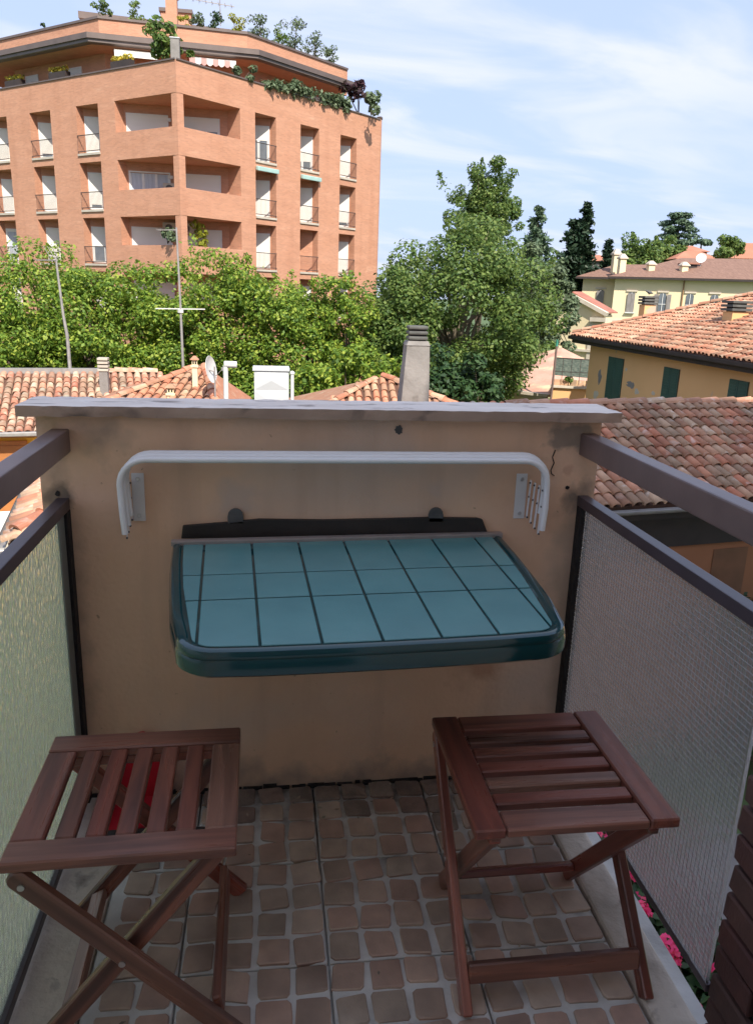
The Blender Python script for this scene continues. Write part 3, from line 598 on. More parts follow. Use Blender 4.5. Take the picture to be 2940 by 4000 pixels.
g = MB(); up_ = [(-.405, .034), (-.30, .042), (-.215, .050), (-.05, .047), (.10, .049), (.24, .052), (.36, .049)]
g.prism([(.106-.41, -.012, .752), (.106+.395, -.012, .752), (.106+.375, -.012, .797)]+[(.106+x, -.012, .752+z) for x, z in up_[::-1]], (0, .011, 0)); g.build('back_board', m_darkplastic, tb, bevel=.002)
for x in (-.167, .354):
    g = MB(); g.box((x-.020, -.012, .790), (x+.020, -.002, .812)); g.lathe((x, -.007, .811), [(.0195, -.004), (.0195, .004)], 14, 'y'); g.build('wall_bracket', m_bracket, tb, bevel=.002)
for x in (-.2, .4):
    g = MB(); g.bar((x, -.006, .42), (x, -.34, .690), .028, .018, (1, 0, 0)); g.build('support_arm', m_darkplastic, tb)

# ------------------------------------------------------------------ stools
def stool(name, label, loc, rz):
    t = thing(name, label, 'stool', (0, 0, 0), 'folding stools on the balcony'); h = .1985; zt = .436; th = .021; zc = zt-th/2; rw = .058
    for s in (-1, 1): beam('seat_rail', (s*(h-rw/2), -h, zc), (s*(h-rw/2), h, zc), rw, th, m_wood, t)
    ws = [.058]+[.0345]*5+[.058]; gap = (2*h-sum(ws))/6; y = -h; xi = h-rw-.0022
    for w_ in ws: beam('slat', (-xi, y+w_/2, zc-.0005), (xi, y+w_/2, zc-.0005), w_, th-.003, m_wood, t); y += w_+gap
    lx = h-.011; ix = lx-.032
    for s in (-1, 1):
        lg = beam('leg', (s*lx, .172, .398), (s*lx, -.196, .006), .037, .020, m_wood, t, (s, 0, 0), round0=True)
        lg2 = beam('leg', (s*ix, -.170, .410), (s*ix, .165, .006), .037, .020, m_wood, t, (s, 0, 0), round0=True)
        for (yy, zz_) in ((.165, .386), (.008, .208)):
            g = MB(); g.lathe((s*(lx+.0105), yy, zz_), [(.0062, -.002), (.0062, .0008), (.004, .0018)], 12, 'x'); b = g.build('bolt', m_steel, t)
        beam('seat_batten', (s*(ix-.0), -.185, .4035), (s*(ix-.0), .185, .4035), .022, .023, m_wood, t)
    beam('rung', (-lx+.009, -.158, .072), (lx-.009, -.158, .072), .042, .017, m_wood, t, (0, -1, .2))
    beam('rung', (-ix+.009, .118, .068), (ix-.009, .118, .068), .034, .017, m_wood, t, (0, .5, 1))
    t.location = loc; t.rotation_euler = (0, 0, rz); return t
s1 = stool('folding_stool', 'dark stained wooden folding stool on the right with its slats running crosswise', (.484, -.585, 0), 0)
s2 = copy_tree(s1); s2['label'] = 'dark stained wooden folding stool on the left above the red dustpan'; s2.location = (-.340, -.592, 0); s2.rotation_euler = (0, 0, R(90.8)); s2.scale = (.985, .985, 1)

# ------------------------------------------------------------------ red dustpan standing behind the left stool
dp = thing('dustpan', 'red plastic dustpan on the floor under the left stool', 'dustpan', (-.42, -.12, 0))
g = MB(); g.poly((-.50, -.05, .02), (-.36, -.03, .02), (-.35, -.15, .012), (-.52, -.17, .012)); g.prism([(-.50, -.05, .02), (-.36, -.03, .02), (-.36, -.03, .16), (-.47, -.04, .17)], (.003, .006, 0))
g.prism([(-.50, -.05, .012), (-.52, -.17, .008), (-.515, -.15, .05), (-.497, -.05, .14)], (.004, 0, 0)); g.prism([(-.36, -.03, .012), (-.35, -.15, .008), (-.352, -.13, .05), (-.36, -.03, .14)], (.004, 0, 0))
g.prism([(-.50, -.05, .010), (-.36, -.03, .010), (-.35, -.15, .004), (-.52, -.17, .004)], (0, 0, .004)); g.build('pan', m_red, dp)
g = MB(); g.tube([(-.42, -.04, .15), (-.425, -.025, .18), (-.43, -.02, .205)], [.011, .010, .012], 10); g.build('handle', m_red, dp, smooth=True)
br = thing('hand_brush', 'black bristled hand brush lying beside the red dustpan', 'brush', (-.40, -.25, 0))
g = MB(); g.box((-.50, -.265, .045), (-.33, -.225, .062)); g.build('brush_head', m_darkplastic, br, bevel=.006)
g = MB()
for i in range(16):
    for j in range(3): x = -.494+i*.0105; y = -.260+j*.014; g.tube([(x, y, .046), (x+random.uniform(-.006, .006), y+random.uniform(-.006, .006), .002)], [.0035, .005], 5)
g.build('bristles', m_black, br, kind='stuff')
g = MB(); g.tube([(-.33, -.245, .054), (-.27, -.243, .058), (-.21, -.245, .05)], [.010, .009, .012], 10); g.build('handle', m_darkplastic, br, smooth=True)

ll = []
for i in range(46):
    x = random.uniform(-.42, .62); y = -abs(random.gauss(0, .12))-.012 if i < 26 else random.uniform(-1.0, -.1); q = random.uniform(.002, .0055); a = random.uniform(0, 6.28); ll += [(x+math.cos(a+k*math.pi/2)*q*(1.6 if k % 2 else .8), y+math.sin(a+k*math.pi/2)*q*(1.6 if k % 2 else .8), .0062+random.uniform(0, .003)) for k in range(4)]
lt = mesh_obj('leaf_litter', quads_mesh('leaf_litter', ll), M('dry_litter', (.55, .42, .28, 1), (.10, .08, .06, 1), 3, .9, rnd=.5), None, 'stuff'); tag(lt, 'scattered dry flakes and crumbs on the cobbled balcony floor', 'litter')

# geraniums on the balcony below, seen under the wired glass
for i, (x, y) in enumerate([(2.12, 2.15), (2.12, 1.60), (2.14, 1.05)]):
    t = thing('geranium', ['pink geranium below the wired glass, nearest the end wall', 'pink geranium below the wired glass, the middle one', 'pink geranium below the wired glass, nearest the brick pier'][i], 'flower', (x, y, -2.2), 'pink geraniums below the balcony')
    cs = np.stack([rng.normal(size=26)*.14, rng.normal(size=26)*.20, rng.uniform(0, .22, 26)], 1)
    mesh_obj('foliage', quads_mesh('foliage', clump_leaves(cs, np.full(26, .10), 40, .06)), lf_dark, t)
    cf = np.stack([rng.normal(size=7)*.13, rng.normal(size=7)*.18, rng.uniform(.24, .34, 7)], 1)
    mesh_obj('blossom', quads_mesh('blossom', clump_leaves(cf, np.full(7, .05), 60, .028)), lf_pink, t)
    g = MB(); 
    for c_ in cf: g.tube([(x, y, -2.22), (x+c_[0], y+c_[1], -2.2+c_[2])], .006, 5)
    g.build('stem', m_barkp, t)
pb = thing('planter_ledge', 'shaded ledge carrying the pink geraniums below the balcony', 'planter', (2.15, 1.6, GZ))
g = MB(); g.box((1.85, .5, -2.55), (2.45, 2.7, -2.22)); g.build('trough', m_terra, pb, bevel=.02); g = MB(); g.box((1.89, .54, -2.23), (2.41, 2.66, -2.212)); g.build('soil', m_bark, pb)
g = MB(); g.box((1.75, .2, GZ), (2.55, 2.8, -2.55)); g.build('ledge', m_stone, pb)

# ================================================================== orange apartment building
def brick_courses(mat):
    t = mat.node_tree; n = t.nodes; l = t.links; b = n['Principled BSDF']; src = b.inputs['Base Color'].links[0].from_socket
    u = n.new('ShaderNodeUVMap'); bt = n.new('ShaderNodeTexBrick'); l.new(u.outputs[0], bt.inputs['Vector']); bt.inputs['Scale'].default_value = 1; bt.inputs['Brick Width'].default_value = .26; bt.inputs['Row Height'].default_value = .075; bt.inputs['Mortar Size'].default_value = .008
    bt.inputs['Color1'].default_value = (1.12, 1.06, 1.0, 1); bt.inputs['Color2'].default_value = (.76, .72, .70, 1); bt.inputs['Mortar'].default_value = (1.05, 1.1, 1.12, 1); bt.inputs['Bias'].default_value = -.1
    mu = n.new('ShaderNodeMixRGB'); mu.blend_type = 'MULTIPLY'; mu.inputs[0].default_value = .5; l.new(src, mu.inputs[1]); l.new(bt.outputs[0], mu.inputs[2]); l.new(mu.outputs[0], b.inputs['Base Color'])
def wall_uv(o):
    me = o.data; uvl = me.uv_layers.new(name='UVMap')
    for p in me.polygons:
        nn = p.normal; tx = Vector((-nn.y, nn.x, 0)); tx = tx.normalized() if tx.length > .1 else Vector((1, 0, 0))
        for li in p.loop_indices: c_ = me.vertices[me.loops[li].vertex_index].co; uvl.data[li].uv = (c_.dot(tx), c_.z if abs(nn.z) < .7 else c_.y)
brick_courses(m_orange)
C0 = Vector((-4.61, 42.83, 0)); TL = az2(-50); TR = az2(47); CH = az2(88.5); BIS = az2(-1.5)
NL = az2(-140); NR = az2(137)                 # outward normals
KCH = math.tan(R(41.5))
ab = thing('orange_apartment_building', 'tall orange brick corner apartment building with recessed windows and roof terraces', 'building', (C0.x, C0.y, GZ))
PTOP = 12.35
ROWS = [(10.87, 8.40), (7.94, 5.42), (5.0, 2.48), (2.06, -.46)]
LOG = [(10.86, 9.30), (7.93, 6.38), (5.0, 3.50), (2.06, .56)]
COLS = {'L': [(6.05, 7.90), (10.17, 12.10), (14.33, 16.2), (18.4, 20.2)], 'R': [(5.30, 6.90), (8.90, 10.50), (12.45, 14.0)]}
LEN = {'L': 23.0, 'R': 16.3}; LEND = {'L': 4.70, 'R': 4.20}
def fp(side, s, n, z):               # s metres from the corner along a facade, n inward
    t, nn = (TL, NL) if side == 'L' else (TR, NR); p = C0+t*s-nn*n; return Vector((p.x, p.y, z))
wall = MB()
for sd_ in 'LR':
    sb = sorted({0., LEN[sd_], LEND[sd_]}|{x for c in COLS[sd_] for x in c}); zb = sorted({GZ, PTOP}|{x for r_ in ROWS for x in r_}|{x for r_ in LOG for x in r_})
    for a, b in zip(sb, sb[1:]):
        for c, d in zip(zb, zb[1:]):
            sm, zm = (a+b)/2, (c+d)/2
            if any(x0 < sm < x1 for x0, x1 in COLS[sd_]) and any(r_[1] < zm < r_[0] for r_ in ROWS): continue
            if sm < LEND[sd_] and any(r_[1] < zm < r_[0] for r_ in LOG): continue
            wall.poly(fp(sd_, a, 0, c), fp(sd_, b, 0, c), fp(sd_, b, 0, d), fp(sd_, a, 0, d))
e0, e1 = fp('R', LEN['R'], 0, 0), fp('L', LEN['L'], 0, 0)
pr = [e0]                                       # rounded right-hand end, then the back
for k in range(1, 7): a = R(90*k/6); pr.append(e0+TR*(.55*math.sin(a))-NR*(.55*(1-math.cos(a))))
pr += [pr[-1]-NR*12, e1-NL*12, e1]
for p, q in zip(pr, pr[1:]): wall.poly((p.x, p.y, GZ), (q.x, q.y, GZ), (q.x, q.y, PTOP-.1), (p.x, p.y, PTOP-.1))
# parapet thickness, terrace deck
for sd_ in 'LR':
    a, b = (0, LEN[sd_]); wall.poly(fp(sd_, a+.3, .3, 11.2), fp(sd_, b, .3, 11.2), fp(sd_, b, .3, PTOP), fp(sd_, a+.3, .3, PTOP)); wall.poly(fp(sd_, a, 0, PTOP), fp(sd_, b, 0, PTOP), fp(sd_, b, .3, PTOP), fp(sd_, a+.3, .3, PTOP))
dk = [fp('L', LEN['L'], 0, 11.25), C0+Vector((0, 0, 11.25)), fp('R', LEN['R'], 0, 11.25)]+[Vector((p.x, p.y, 11.25)) for p in pr[1:-1]]
wall.add(dk, [tuple(range(len(dk)))])
# recess shells (jambs, soffit, floor, back wall parallel to the corner's chamfer)
def recess(side, s0, s1, zt, zb, d1=.48):
    d0 = d1+(s1-s0)*KCH
    A1, A0, B1, B0 = [(s1, 0), (s0, 0), (s1, d1), (s0, d0)]; P = lambda q, z: fp(side, q[0], q[1], z)
    wall.poly(P(A1, zb), P(B1, zb), P(B1, zt), P(A1, zt)); wall.poly(P(A0, zb), P(B0, zb), P(B0, zt), P(A0, zt))
    wall.poly(P(A1, zt), P(A0, zt), P(B0, zt), P(B1, zt)); wall.poly(P(A1, zb), P(A0, zb), P(B0, zb), P(B1, zb)); wall.poly(P(B1, zb), P(B0, zb), P(B0, zt), P(B1, zt))
    return P(B1, 0), P(B0, 0)
parts = []
def vpanel(A, B, t0, t1, z0, z1, off, th=.04):
    """upright slab along A>B between t0,t1 metres, off metres in front of the wall"""
    d = (B-A); d.z = 0; d.normalize(); n = Vector((d.y, -d.x, 0)); 
    if n.dot(Vector(CAM)-A) < 0: n = -n
    p = A+d*t0+n*off; q = A+d*t1+n*off; return MB().prism([(p.x, p.y, z0), (q.x, q.y, z0), (q.x, q.y, z1), (p.x, p.y, z1)], n*th)
def fitted(A, B, t0, t1, z0, z1, kind, drop=1.):
    f = MB()
    for a_, b_, c_, d_ in ((t0, t0+.07, z0, z1), (t1-.07, t1, z0, z1), (t0+.07, t1-.07, z1-.07, z1)): x = vpanel(A, B, a_, b_, c_, d_, .003, .07); f.add(x.v, x.f)
    fr = f.build('window_frame', m_wframe, ab)
    zs = z1-.07-(z1-.07-z0)*drop
    if drop > .02: vpanel(A, B, t0+.07, t1-.07, zs, z1-.07, .022, .03).build('shutter', m_shutter, fr)
    if drop < .98:
        n = 2 if (t1-t0) < 1.8 else 3; wd = (t1-t0-.14)/n
        for i in range(n):
            a_ = t0+.07+wd*i; m = MB()
            for q in ((a_, a_+.07, z0, zs), (a_+wd-.07, a_+wd, z0, zs), (a_+.07, a_+wd-.07, z0, z0+.09)): x = vpanel(A, B, *q, .008, .045); m.add(x.v, x.f)
            m.build('sash', m_wframe, fr); vpanel(A, B, a_+.07, a_+wd-.07, z0+.09, zs, .012, .012).build('pane', m_curtain if kind == 'curtain' else m_pane, fr)
    return fr
rail_meshes = []
for sd_ in 'LR':
    for ci, (s0, s1) in enumerate(COLS[sd_]):
        for ri, (zt, zb) in enumerate(ROWS):
            A, B = recess(sd_, s0, s1, zt, zb); W = (B-A).length
            kind, drop = 'door', 1.
            if sd_ == 'R' and ci == 0 and ri == 0: kind, drop = 'pane', .38
            if sd_ == 'R' and ci == 1 and ri == 0: drop = .72
            if (sd_, ci, ri) in (('L', 1, 0), ('R', 2, 1), ('L', 0, 1)): drop = .86
            if sd_ == 'L' and ri == 2 and ci == 2: kind, drop = 'curtain', .06
            if sd_ == 'L' and ri == 2 and ci == 0: drop = .52
            if not (sd_ == 'R' and ri == 2 and ci == 1): fitted(A, B, .05, W-.25, zb+.1, zt-.42, kind, drop)
            m = MB(); m.prism([fp(sd_, s0-.01, -.07, zb-.1), fp(sd_, s1+.01, -.07, zb-.1), fp(sd_, s1+.01, .3, zb-.1), fp(sd_, s0-.01, .3, zb-.1)], (0, 0, .115)); m.build('sill', m_ledge, ab)
            m = MB(); zr = zb+.95
            for z_ in (zr, zb+.12): m.bar(fp(sd_, s0, -.03, z_), fp(sd_, s1, -.03, z_), .045, .04)
            k = s0+.05
            while k < s1: m.bar(fp(sd_, k, -.03, zb+.12), fp(sd_, k, -.03, zr), .016, .016, (1, 0, 0)); k += .10
            m.build('railing', m_rail_iron, ab)
# awning rolls over two windows
for (s0, s1), zt in ((COLS['R'][0], ROWS[1][0]), (COLS['R'][1], ROWS[1][0])):
    m = MB(); m.prism([fp('R', s0-.02, -.04, zt-.06), fp('R', s1+.02, -.04, zt-.06), fp('R', s1+.02, -.26, zt-.1), fp('R', s0-.02, -.26, zt-.1)], (0, 0, .24)); m.build('awning', m_awng, ab, bevel=.04)
# corner loggias
JL = (LEND['L'], .62); JR = (LEND['R'], None)
bl = fp('L', LEND['L'], .62, 0); 
# the back wall runs along the chamfer direction from the left jamb to the right jamb plane
num = (fp('R', LEND['R'], 0, 0)-bl); k_ = num.cross(-NR).z/CH.cross(-NR).z if abs(CH.cross(-NR).z) > 1e-6 else 6; brp = bl+CH*k_
for zt, zb in LOG:
    P = lambda v, z: Vector((v.x, v.y, z)); fl_, fr_ = fp('L', LEND['L'], 0, 0), fp('R', LEND['R'], 0, 0); zf = zb-1.02
    wall.poly(P(fl_, zf), P(bl, zf), P(bl, zt), P(fl_, zt)); wall.poly(P(fr_, zf), P(brp, zf), P(brp, zt), P(fr_, zt)); wall.poly(P(bl, zf), P(brp, zf), P(brp, zt), P(bl, zt))
    for z_ in (zt, zf): wall.poly(P(fl_, z_), P(C0, z_), P(fr_, z_), P(brp, z_), P(bl, z_))
    il, ic, ir = fp('L', LEND['L'], .28, 0), C0+BIS*.38, fp('R', LEND['R'], .28, 0)
    for a, b in ((il, ic), (ic, ir)): wall.poly(P(a, zf), P(b, zf), P(b, zb), P(a, zb))
    wall.poly(P(fl_, zb), P(C0, zb), P(ic, zb), P(il, zb)); wall.poly(P(C0, zb), P(fr_, zb), P(ir, zb), P(ic, zb))
    m = MB(); c_ = C0+BIS*.012; m.prism([P(c_, zb-.02), P(fp('R', .42, .02, 0), zb-.02), P(C0+BIS*.62, zb-.02), P(fp('L', .42, .02, 0), zb-.02)], (0, 0, zt-zb+.04)); wall_uv(m.build('corner_post', m_orange, ab))
WB = (brp-bl).length
for ri, (zt, zb) in enumerate(LOG):
    zf = zb-.95
    fitted(bl, brp, .10, 2.35, zf+.05, zt-.45, 'curtain' if ri == 1 else 'x', .02 if ri == 1 else 1.)
    fitted(bl, brp, WB-2.65, WB-.42, zf+.05 if ri else zb-.2, zt-.45, 'x', .50 if ri == 0 else 1.)
    for t_ in (2.85, WB-3.25):
        m = vpanel(bl, brp, t_, t_+.20, zt-.78, zt-.60, .02, .16); m.build('wall_lamp', m_wframe, ab, bevel=.03)
for ri, t_ in ((0, 3.0), (1, WB-3.6), (2, 2.8), (2, WB-3.7)):
    zt, zb = LOG[ri]; z0 = {0: zb-.15, 1: zb-.05, 2: zt-.75}[ri]; ac = vpanel(bl, brp, t_, t_+.80, z0, z0+.58, .05, .32).build('air_conditioner', m_ledge, ab, bevel=.03)
    d = (brp-bl).normalized(); n = Vector((d.y, -d.x, 0)); cc = bl+d*(t_+.34)+n*(.375); m = MB()
    m.prism([Vector((cc.x, cc.y, z0+.29))+d*(.2*math.cos(a))+Vector((0, 0, .2*math.sin(a))) for a in np.linspace(0, 2*math.pi, 17)[:-1]], n*.012); m.build('fan_grille', m_bracket, ac)
# coping on the terrace parapet
m = MB()
for sd_ in 'LR': m.prism([fp(sd_, 0, -.06, PTOP), fp(sd_, LEN[sd_], -.06, PTOP), fp(sd_, LEN[sd_], .36, PTOP), fp(sd_, .36, .36, PTOP)], (0, 0, .07))
m.build('parapet_coping', m_brownm, ab)
m = MB(); pr2 = [p-NR*0 for p in pr[:8]]
for p, q in zip(pr2, pr2[1:]):
    d = (q-p).normalized(); n = Vector((d.y, -d.x, 0)); m.prism([Vector((p.x, p.y, PTOP+.12))+n*.05, Vector((q.x, q.y, PTOP+.12))+n*.05, Vector((q.x, q.y, PTOP+.12))-n*.25, Vector((p.x, p.y, PTOP+.12))-n*.25], (0, 0, .10)); wall.poly((p.x, p.y, PTOP-.1), (q.x, q.y, PTOP-.1), (q.x, q.y, PTOP+.12), (p.x, p.y, PTOP+.12))
m.build('end_coping', m_brownm, ab)
# penthouse set back behind the terrace
def chain(fl_, fr_, lenL, lenR): return [fl_+TL*lenL, fl_, fr_, fr_+TR*lenR]
UP = chain(Vector((-9.22, 48.23, 0)), Vector((-1.18, 49.05, 0)), 14, 8.7); FA = chain(Vector((-9.5, 46.65, 0)), Vector((-.55, 47.55, 0)), 14, 8.2); PW = chain(Vector((-9.05, 48.6, 0)), Vector((-1.35, 49.3, 0)), 8.3, 7.9)
zv = lambda v, z: Vector((v.x, v.y, z))
for a, b in zip(PW, PW[1:]): wall.poly(zv(a, 11.25), zv(b, 11.25), zv(b, 13.9), zv(a, 13.9))
e = PW[3]; wall.poly(zv(e, 11.25), zv(e-NR*5, 11.25), zv(e-NR*5, 13.9), zv(e, 13.9)); e = PW[0]; wall.poly(zv(e, 11.25), zv(e-NL*5, 11.25), zv(e-NL*5, 13.9), zv(e, 13.9))
for a, b in zip(UP, UP[1:]): wall.poly(zv(a, 13.9), zv(b, 13.9), zv(b, 15.40), zv(a, 15.40))
e = UP[3]; wall.poly(zv(e, 13.9), zv(e-NR*6, 13.9), zv(e-NR*6, 15.4), zv(e, 15.4))
wall.add([zv(v, 15.15) for v in UP]+[zv(UP[3]-NR*6, 15.15), zv(UP[0]-NL*6, 15.15)], [(0, 1, 2, 3, 4, 5)])
wall.add([zv(v, 13.80) for v in FA]+[zv(FA[3]-NR*6, 13.8), zv(FA[0]-NL*6, 13.8)], [(0, 1, 2, 3, 4, 5)])
wall_uv(wall.build('wall', m_orange, ab))
def offset_chain(ch, o):                          # move a plan chain outwards
    nn = [NL, (CH.cross(Vector((0, 0, 1)))).normalized(), NR]; 
    if nn[1].dot(Vector(CAM)-ch[1]) < 0: nn[1] = -nn[1]
    return [ch[0]+nn[0]*o, ch[1]+(nn[0]+nn[1])*(o*.56), ch[2]+(nn[1]+nn[2])*(o*.56), ch[3]+nn[2]*o]
def band(name, ch, o0, z0, o1, z1, mat):
    a, b = offset_chain(ch, o0), offset_chain(ch, o1); m = MB()
    for i in range(3): m.add([zv(a[i], z0), zv(a[i+1], z0), zv(b[i+1], z1), zv(b[i], z1)], [(0, 1, 2, 3)])
    return m
m = MB()
for o0, z0, o1, z1 in ((0, 13.79, .06, 13.83), (.06, 13.83, .06, 13.98), (.06, 13.98, .16, 13.99), (.16, 13.99, .16, 14.26), (.16, 14.26, -1.7, 14.42), (0, 13.79, -.3, 13.79)): x = band('f', FA, o0, z0, o1, z1, None); m.add(x.v, x.f)
e = FA[3]+NR*.1; m.poly(zv(e, 13.79), zv(e-NR*6, 13.79), zv(e-NR*6, 14.3), zv(e, 14.3)); m.build('eaves_fascia', m_brownm, ab)
m = MB()
for o0, z0, o1, z1 in ((.08, 15.40, .08, 15.52), (.08, 15.52, -.3, 15.52), (.08, 15.40, 0, 15.40)): x = band('f', UP, o0, z0, o1, z1, None); m.add(x.v, x.f)
m.build('roof_coping', m_brownm, ab)
# penthouse windows and lamps
for i, (a, b, lst) in enumerate(((PW[1], PW[0], [(2.0, 3.3), (6.0, 7.2)]), (PW[2], PW[3], [(2.6, 3.9), (5.6, 6.8)]))):
    for t0, t1 in lst: fitted(a, b, t0, t1, 11.3, 13.35, 'x', 1.)
    vpanel(a, b, 4.4, 4.7, 13.1, 13.3, .02, .18).build('wall_lamp', m_wframe, ab, bevel=.03)
fitted(PW[1], PW[2], 2.6, 6.0, 11.3, 13.3, 'x', .1)
vpanel(PW[1], PW[2], 1.2, 1.5, 12.9, 13.1, .02, .18).build('wall_lamp', m_wframe, ab, bevel=.03)
# awnings under the eaves
cdir = (PW[2]-PW[1]).normalized(); cn = Vector((cdir.y, -cdir.x, 0)); cn = cn if cn.dot(Vector(CAM)-PW[1]) > 0 else -cn
def awning(t0, t1, drop, outw, mat, scallop):
    a = PW[1]+cdir*t0+cn*.2; b = PW[1]+cdir*t1+cn*.2; m = MB(); zt = 13.74
    m.prism([zv(a, zt), zv(b, zt), zv(b, zt)+cn*outw-Vector((0, 0, drop)), zv(a, zt)+cn*outw-Vector((0, 0, drop))], (0, 0, -.04)); aw = m.build('awning', mat, ab)
    if scallop:
        n = int((t1-t0)/.28); st = (t1-t0)/n
        for i in range(n):
            p = zv(a+cdir*(st*i), zt-drop)+cn*outw; q = []
            for k in range(7): f = k/6; q.append(p+cdir*(st*f)-Vector((0, 0, .28+.10*math.sin(math.pi*f))))
            x = MB(); x.prism([p, p+cdir*st]+q[::-1], -cn*.02); x.build('awning_scallop', m_awn if i % 2 else m_awnr, aw)
    else:
        x = MB(); x.prism([zv(a, zt-drop)+cn*outw, zv(b, zt-drop)+cn*outw, zv(b, zt-drop-.32)+cn*outw, zv(a, zt-drop-.32)+cn*outw], -cn*.02); x.build('awning_valance', mat, aw)
awning(.7, 2.9, .30, 2.3, m_awn, False); awning(4.6, 7.1, .30, 2.3, m_awn, True)
# roof-top storey, chimney and aerial
rt = [at((345, 70), 58), at((700, 100), 58)]; rd = (rt[1]-rt[0]); rd.z = 0; rdn = rd.normalized()
m = MB(); p0 = rt[0]; p1 = rt[0]+rdn*(rd.length*1.75); m.prism([zv(p0, 15.1), zv(p1, 15.1), zv(p1+BIS*6, 15.1), zv(p0+BIS*6, 15.1)], (0, 0, 2.05)); m.build('roof_storey', m_orange, ab)
m = MB(); q0, q1 = p0-rdn*.5-BIS*.5, p1+rdn*.5-BIS*.5; m.prism([zv(q0, 17.1), zv(q1, 17.1), zv(q1+BIS*7, 17.5), zv(q0+BIS*7, 17.5)], (0, 0, .38)); m.build('roof_edge', m_brownm, ab)
cp = at((673, 100), 53); m = MB(); m.box((cp.x-.32, cp.y-.3, 15.1), (cp.x+.32, cp.y+.3, 17.45)); ch_ = m.build('chimney', m_orange, ab); m = MB(); m.box((cp.x-.38, cp.y-.36, 17.45), (cp.x+.38, cp.y+.36, 17.6)); m.build('chimney_cap', m_brownm, ch_)
cp = at((690, 75), 56); m = MB(); m.box((cp.x-.9, cp.y-.4, 15.1), (cp.x+.9, cp.y+.4, 17.5)); ch_ = m.build('chimney', m_orange, ab); m = MB(); m.box((cp.x-1.0, cp.y-.5, 17.5), (cp.x+1.0, cp.y+.5, 17.7)); m.build('chimney_cap', m_brownm, ch_)
ra = thing('roof_aerial', 'thin television aerial above the roof plants of the orange building', 'antenna', zv(at((860, 60), 57), 17.4)); b_ = BASE[ra]
m = MB(); m.tube([b_, b_+Vector((0, 0, 2.0))], .03, 6); m.build('mast', m_gutter, ra)
m = MB(); m.bar(b_+Vector((-2.6, 0, 1.45)), b_+Vector((.9, 0, 1.15)), .04, .04)
for i in range(9): x = -2.5+i*.4; m.bar(b_+Vector((x, -.35, 1.44-.085*i*.4)), b_+Vector((x+.05, .35, 1.44-.085*i*.4)), .02, .02); m.bar(b_+Vector((x, 0, 1.24-.085*i*.4)), b_+Vector((x, 0, 1.64-.085*i*.4)), .02, .02)
m.build('yagi_arms', m_gutter, ra)

# plants on the terraces and balconies of the orange building
def onp(px, side, inset):       # where a sight line meets the terrace parapet line
    d = ray(px); t, nn = (TL, NL) if side == 'L' else (TR, NR); P0 = C0-nn*inset; k = (P0-Vector(CAM)).dot(nn)/Vector(d).dot(nn); return Vector(CAM)+Vector(d)*k
SH = 'terrace plants on the orange building'
sh = [('potted_laurel', 'tall bushy laurel at the terrace corner beside a grey post', (640, 232), 46.2, .80, 600, .20, lf_mid, 2.2), ('climbing_plant', 'dark green climber right of the grey terrace post', (715, 240), 46.2, .45, 200, .18, lf_mid, 1.4),
      ('terrace_shrub', 'reddish green shrub under the striped awning', (945, 308), 48.5, .55, 220, .16, lf_grey, .9), ('purple_shrub', 'dark purple shrub at the right end of the terrace', (1400, 430), 55, .85, 300, .22, lf_pur, 1.9),
      ('terrace_shrub', 'round grey green shrub at the far right end of the terrace', (1450, 445), 55, .80, 350, .20, lf_grey, 1.5), ('terrace_shrub', 'low green shrub left of the purple shrub on the terrace', (1335, 425), 54, .5, 200, .18, lf_mid, .8)]
for nm, lb, px, r_, rad, n_, sz, lf, h_ in sh: p = at(px, r_); p.z = PTOP+.0; shrub(nm, lb, p, rad, n_, sz, lf, 'shrub', SH, h_)
# long trailing hedge along the right parapet
hg = thing('trailing_hedge', 'long pale green hedge trailing along the right terrace parapet', 'hedge', fp('R', 9, .2, PTOP)); V = []
for k in range(90): s_ = rng.uniform(6.0, 13.2); V.append((np.array(fp('R', s_, rng.uniform(-.25, .35), PTOP+rng.uniform(-.05, .62)*(1 if s_ > 7 else .5)))-np.array(BASE[hg])))
mesh_obj('foliage', quads_mesh('foliage', clump_leaves(np.array(V), np.full(90, .26), 26, .15)), lf_grey, hg)
m = MB(); m.tube([fp('R', 6.3, .2, PTOP+.12), fp('R', 13, .2, PTOP+.12)], .03, 5); m.build('stem', m_bark, hg)
gp = thing('terrace_post', 'grey square post standing on the terrace corner of the orange building', 'post', zv(at((686, 235), 45.6), PTOP)); b_ = BASE[gp]
m = MB(); m.box((b_.x-.22, b_.y-.2, PTOP-.2), (b_.x+.22, b_.y+.2, PTOP+1.05)); m.build('post', m_conc, gp, bevel=.01); m = MB(); m.box((b_.x-.25, b_.y-.23, PTOP+1.05), (b_.x+.25, b_.y+.23, PTOP+1.1)); m.build('post_cap', m_galv, gp)
for i, px in enumerate([(58, 322), (232, 290), (478, 248)]):
    p = onp(px, 'L', .45); p.z = PTOP+.07; t = thing('planter_box', ['dark planter box of yellow flowers at the far left of the terrace', 'dark planter box of yellow flowers between two terrace doors', 'dark planter box of yellow flowers below the white awning'][i], 'planter', p, 'planter boxes with yellow flowers')
    m = MB(); m.bar(p-TL*.75+Vector((0, 0, .22)), p+TL*.75+Vector((0, 0, .22)), .35, .42); m.build('box', m_darkwood, t)
    cs = np.stack([TL.x*np.linspace(-.6, .6, 7), TL.y*np.linspace(-.6, .6, 7), np.full(7, .58)], 1); mesh_obj('blossom', quads_mesh('blossom', clump_leaves(cs, np.full(7, .2), 30, .12)), lf_flow, t)
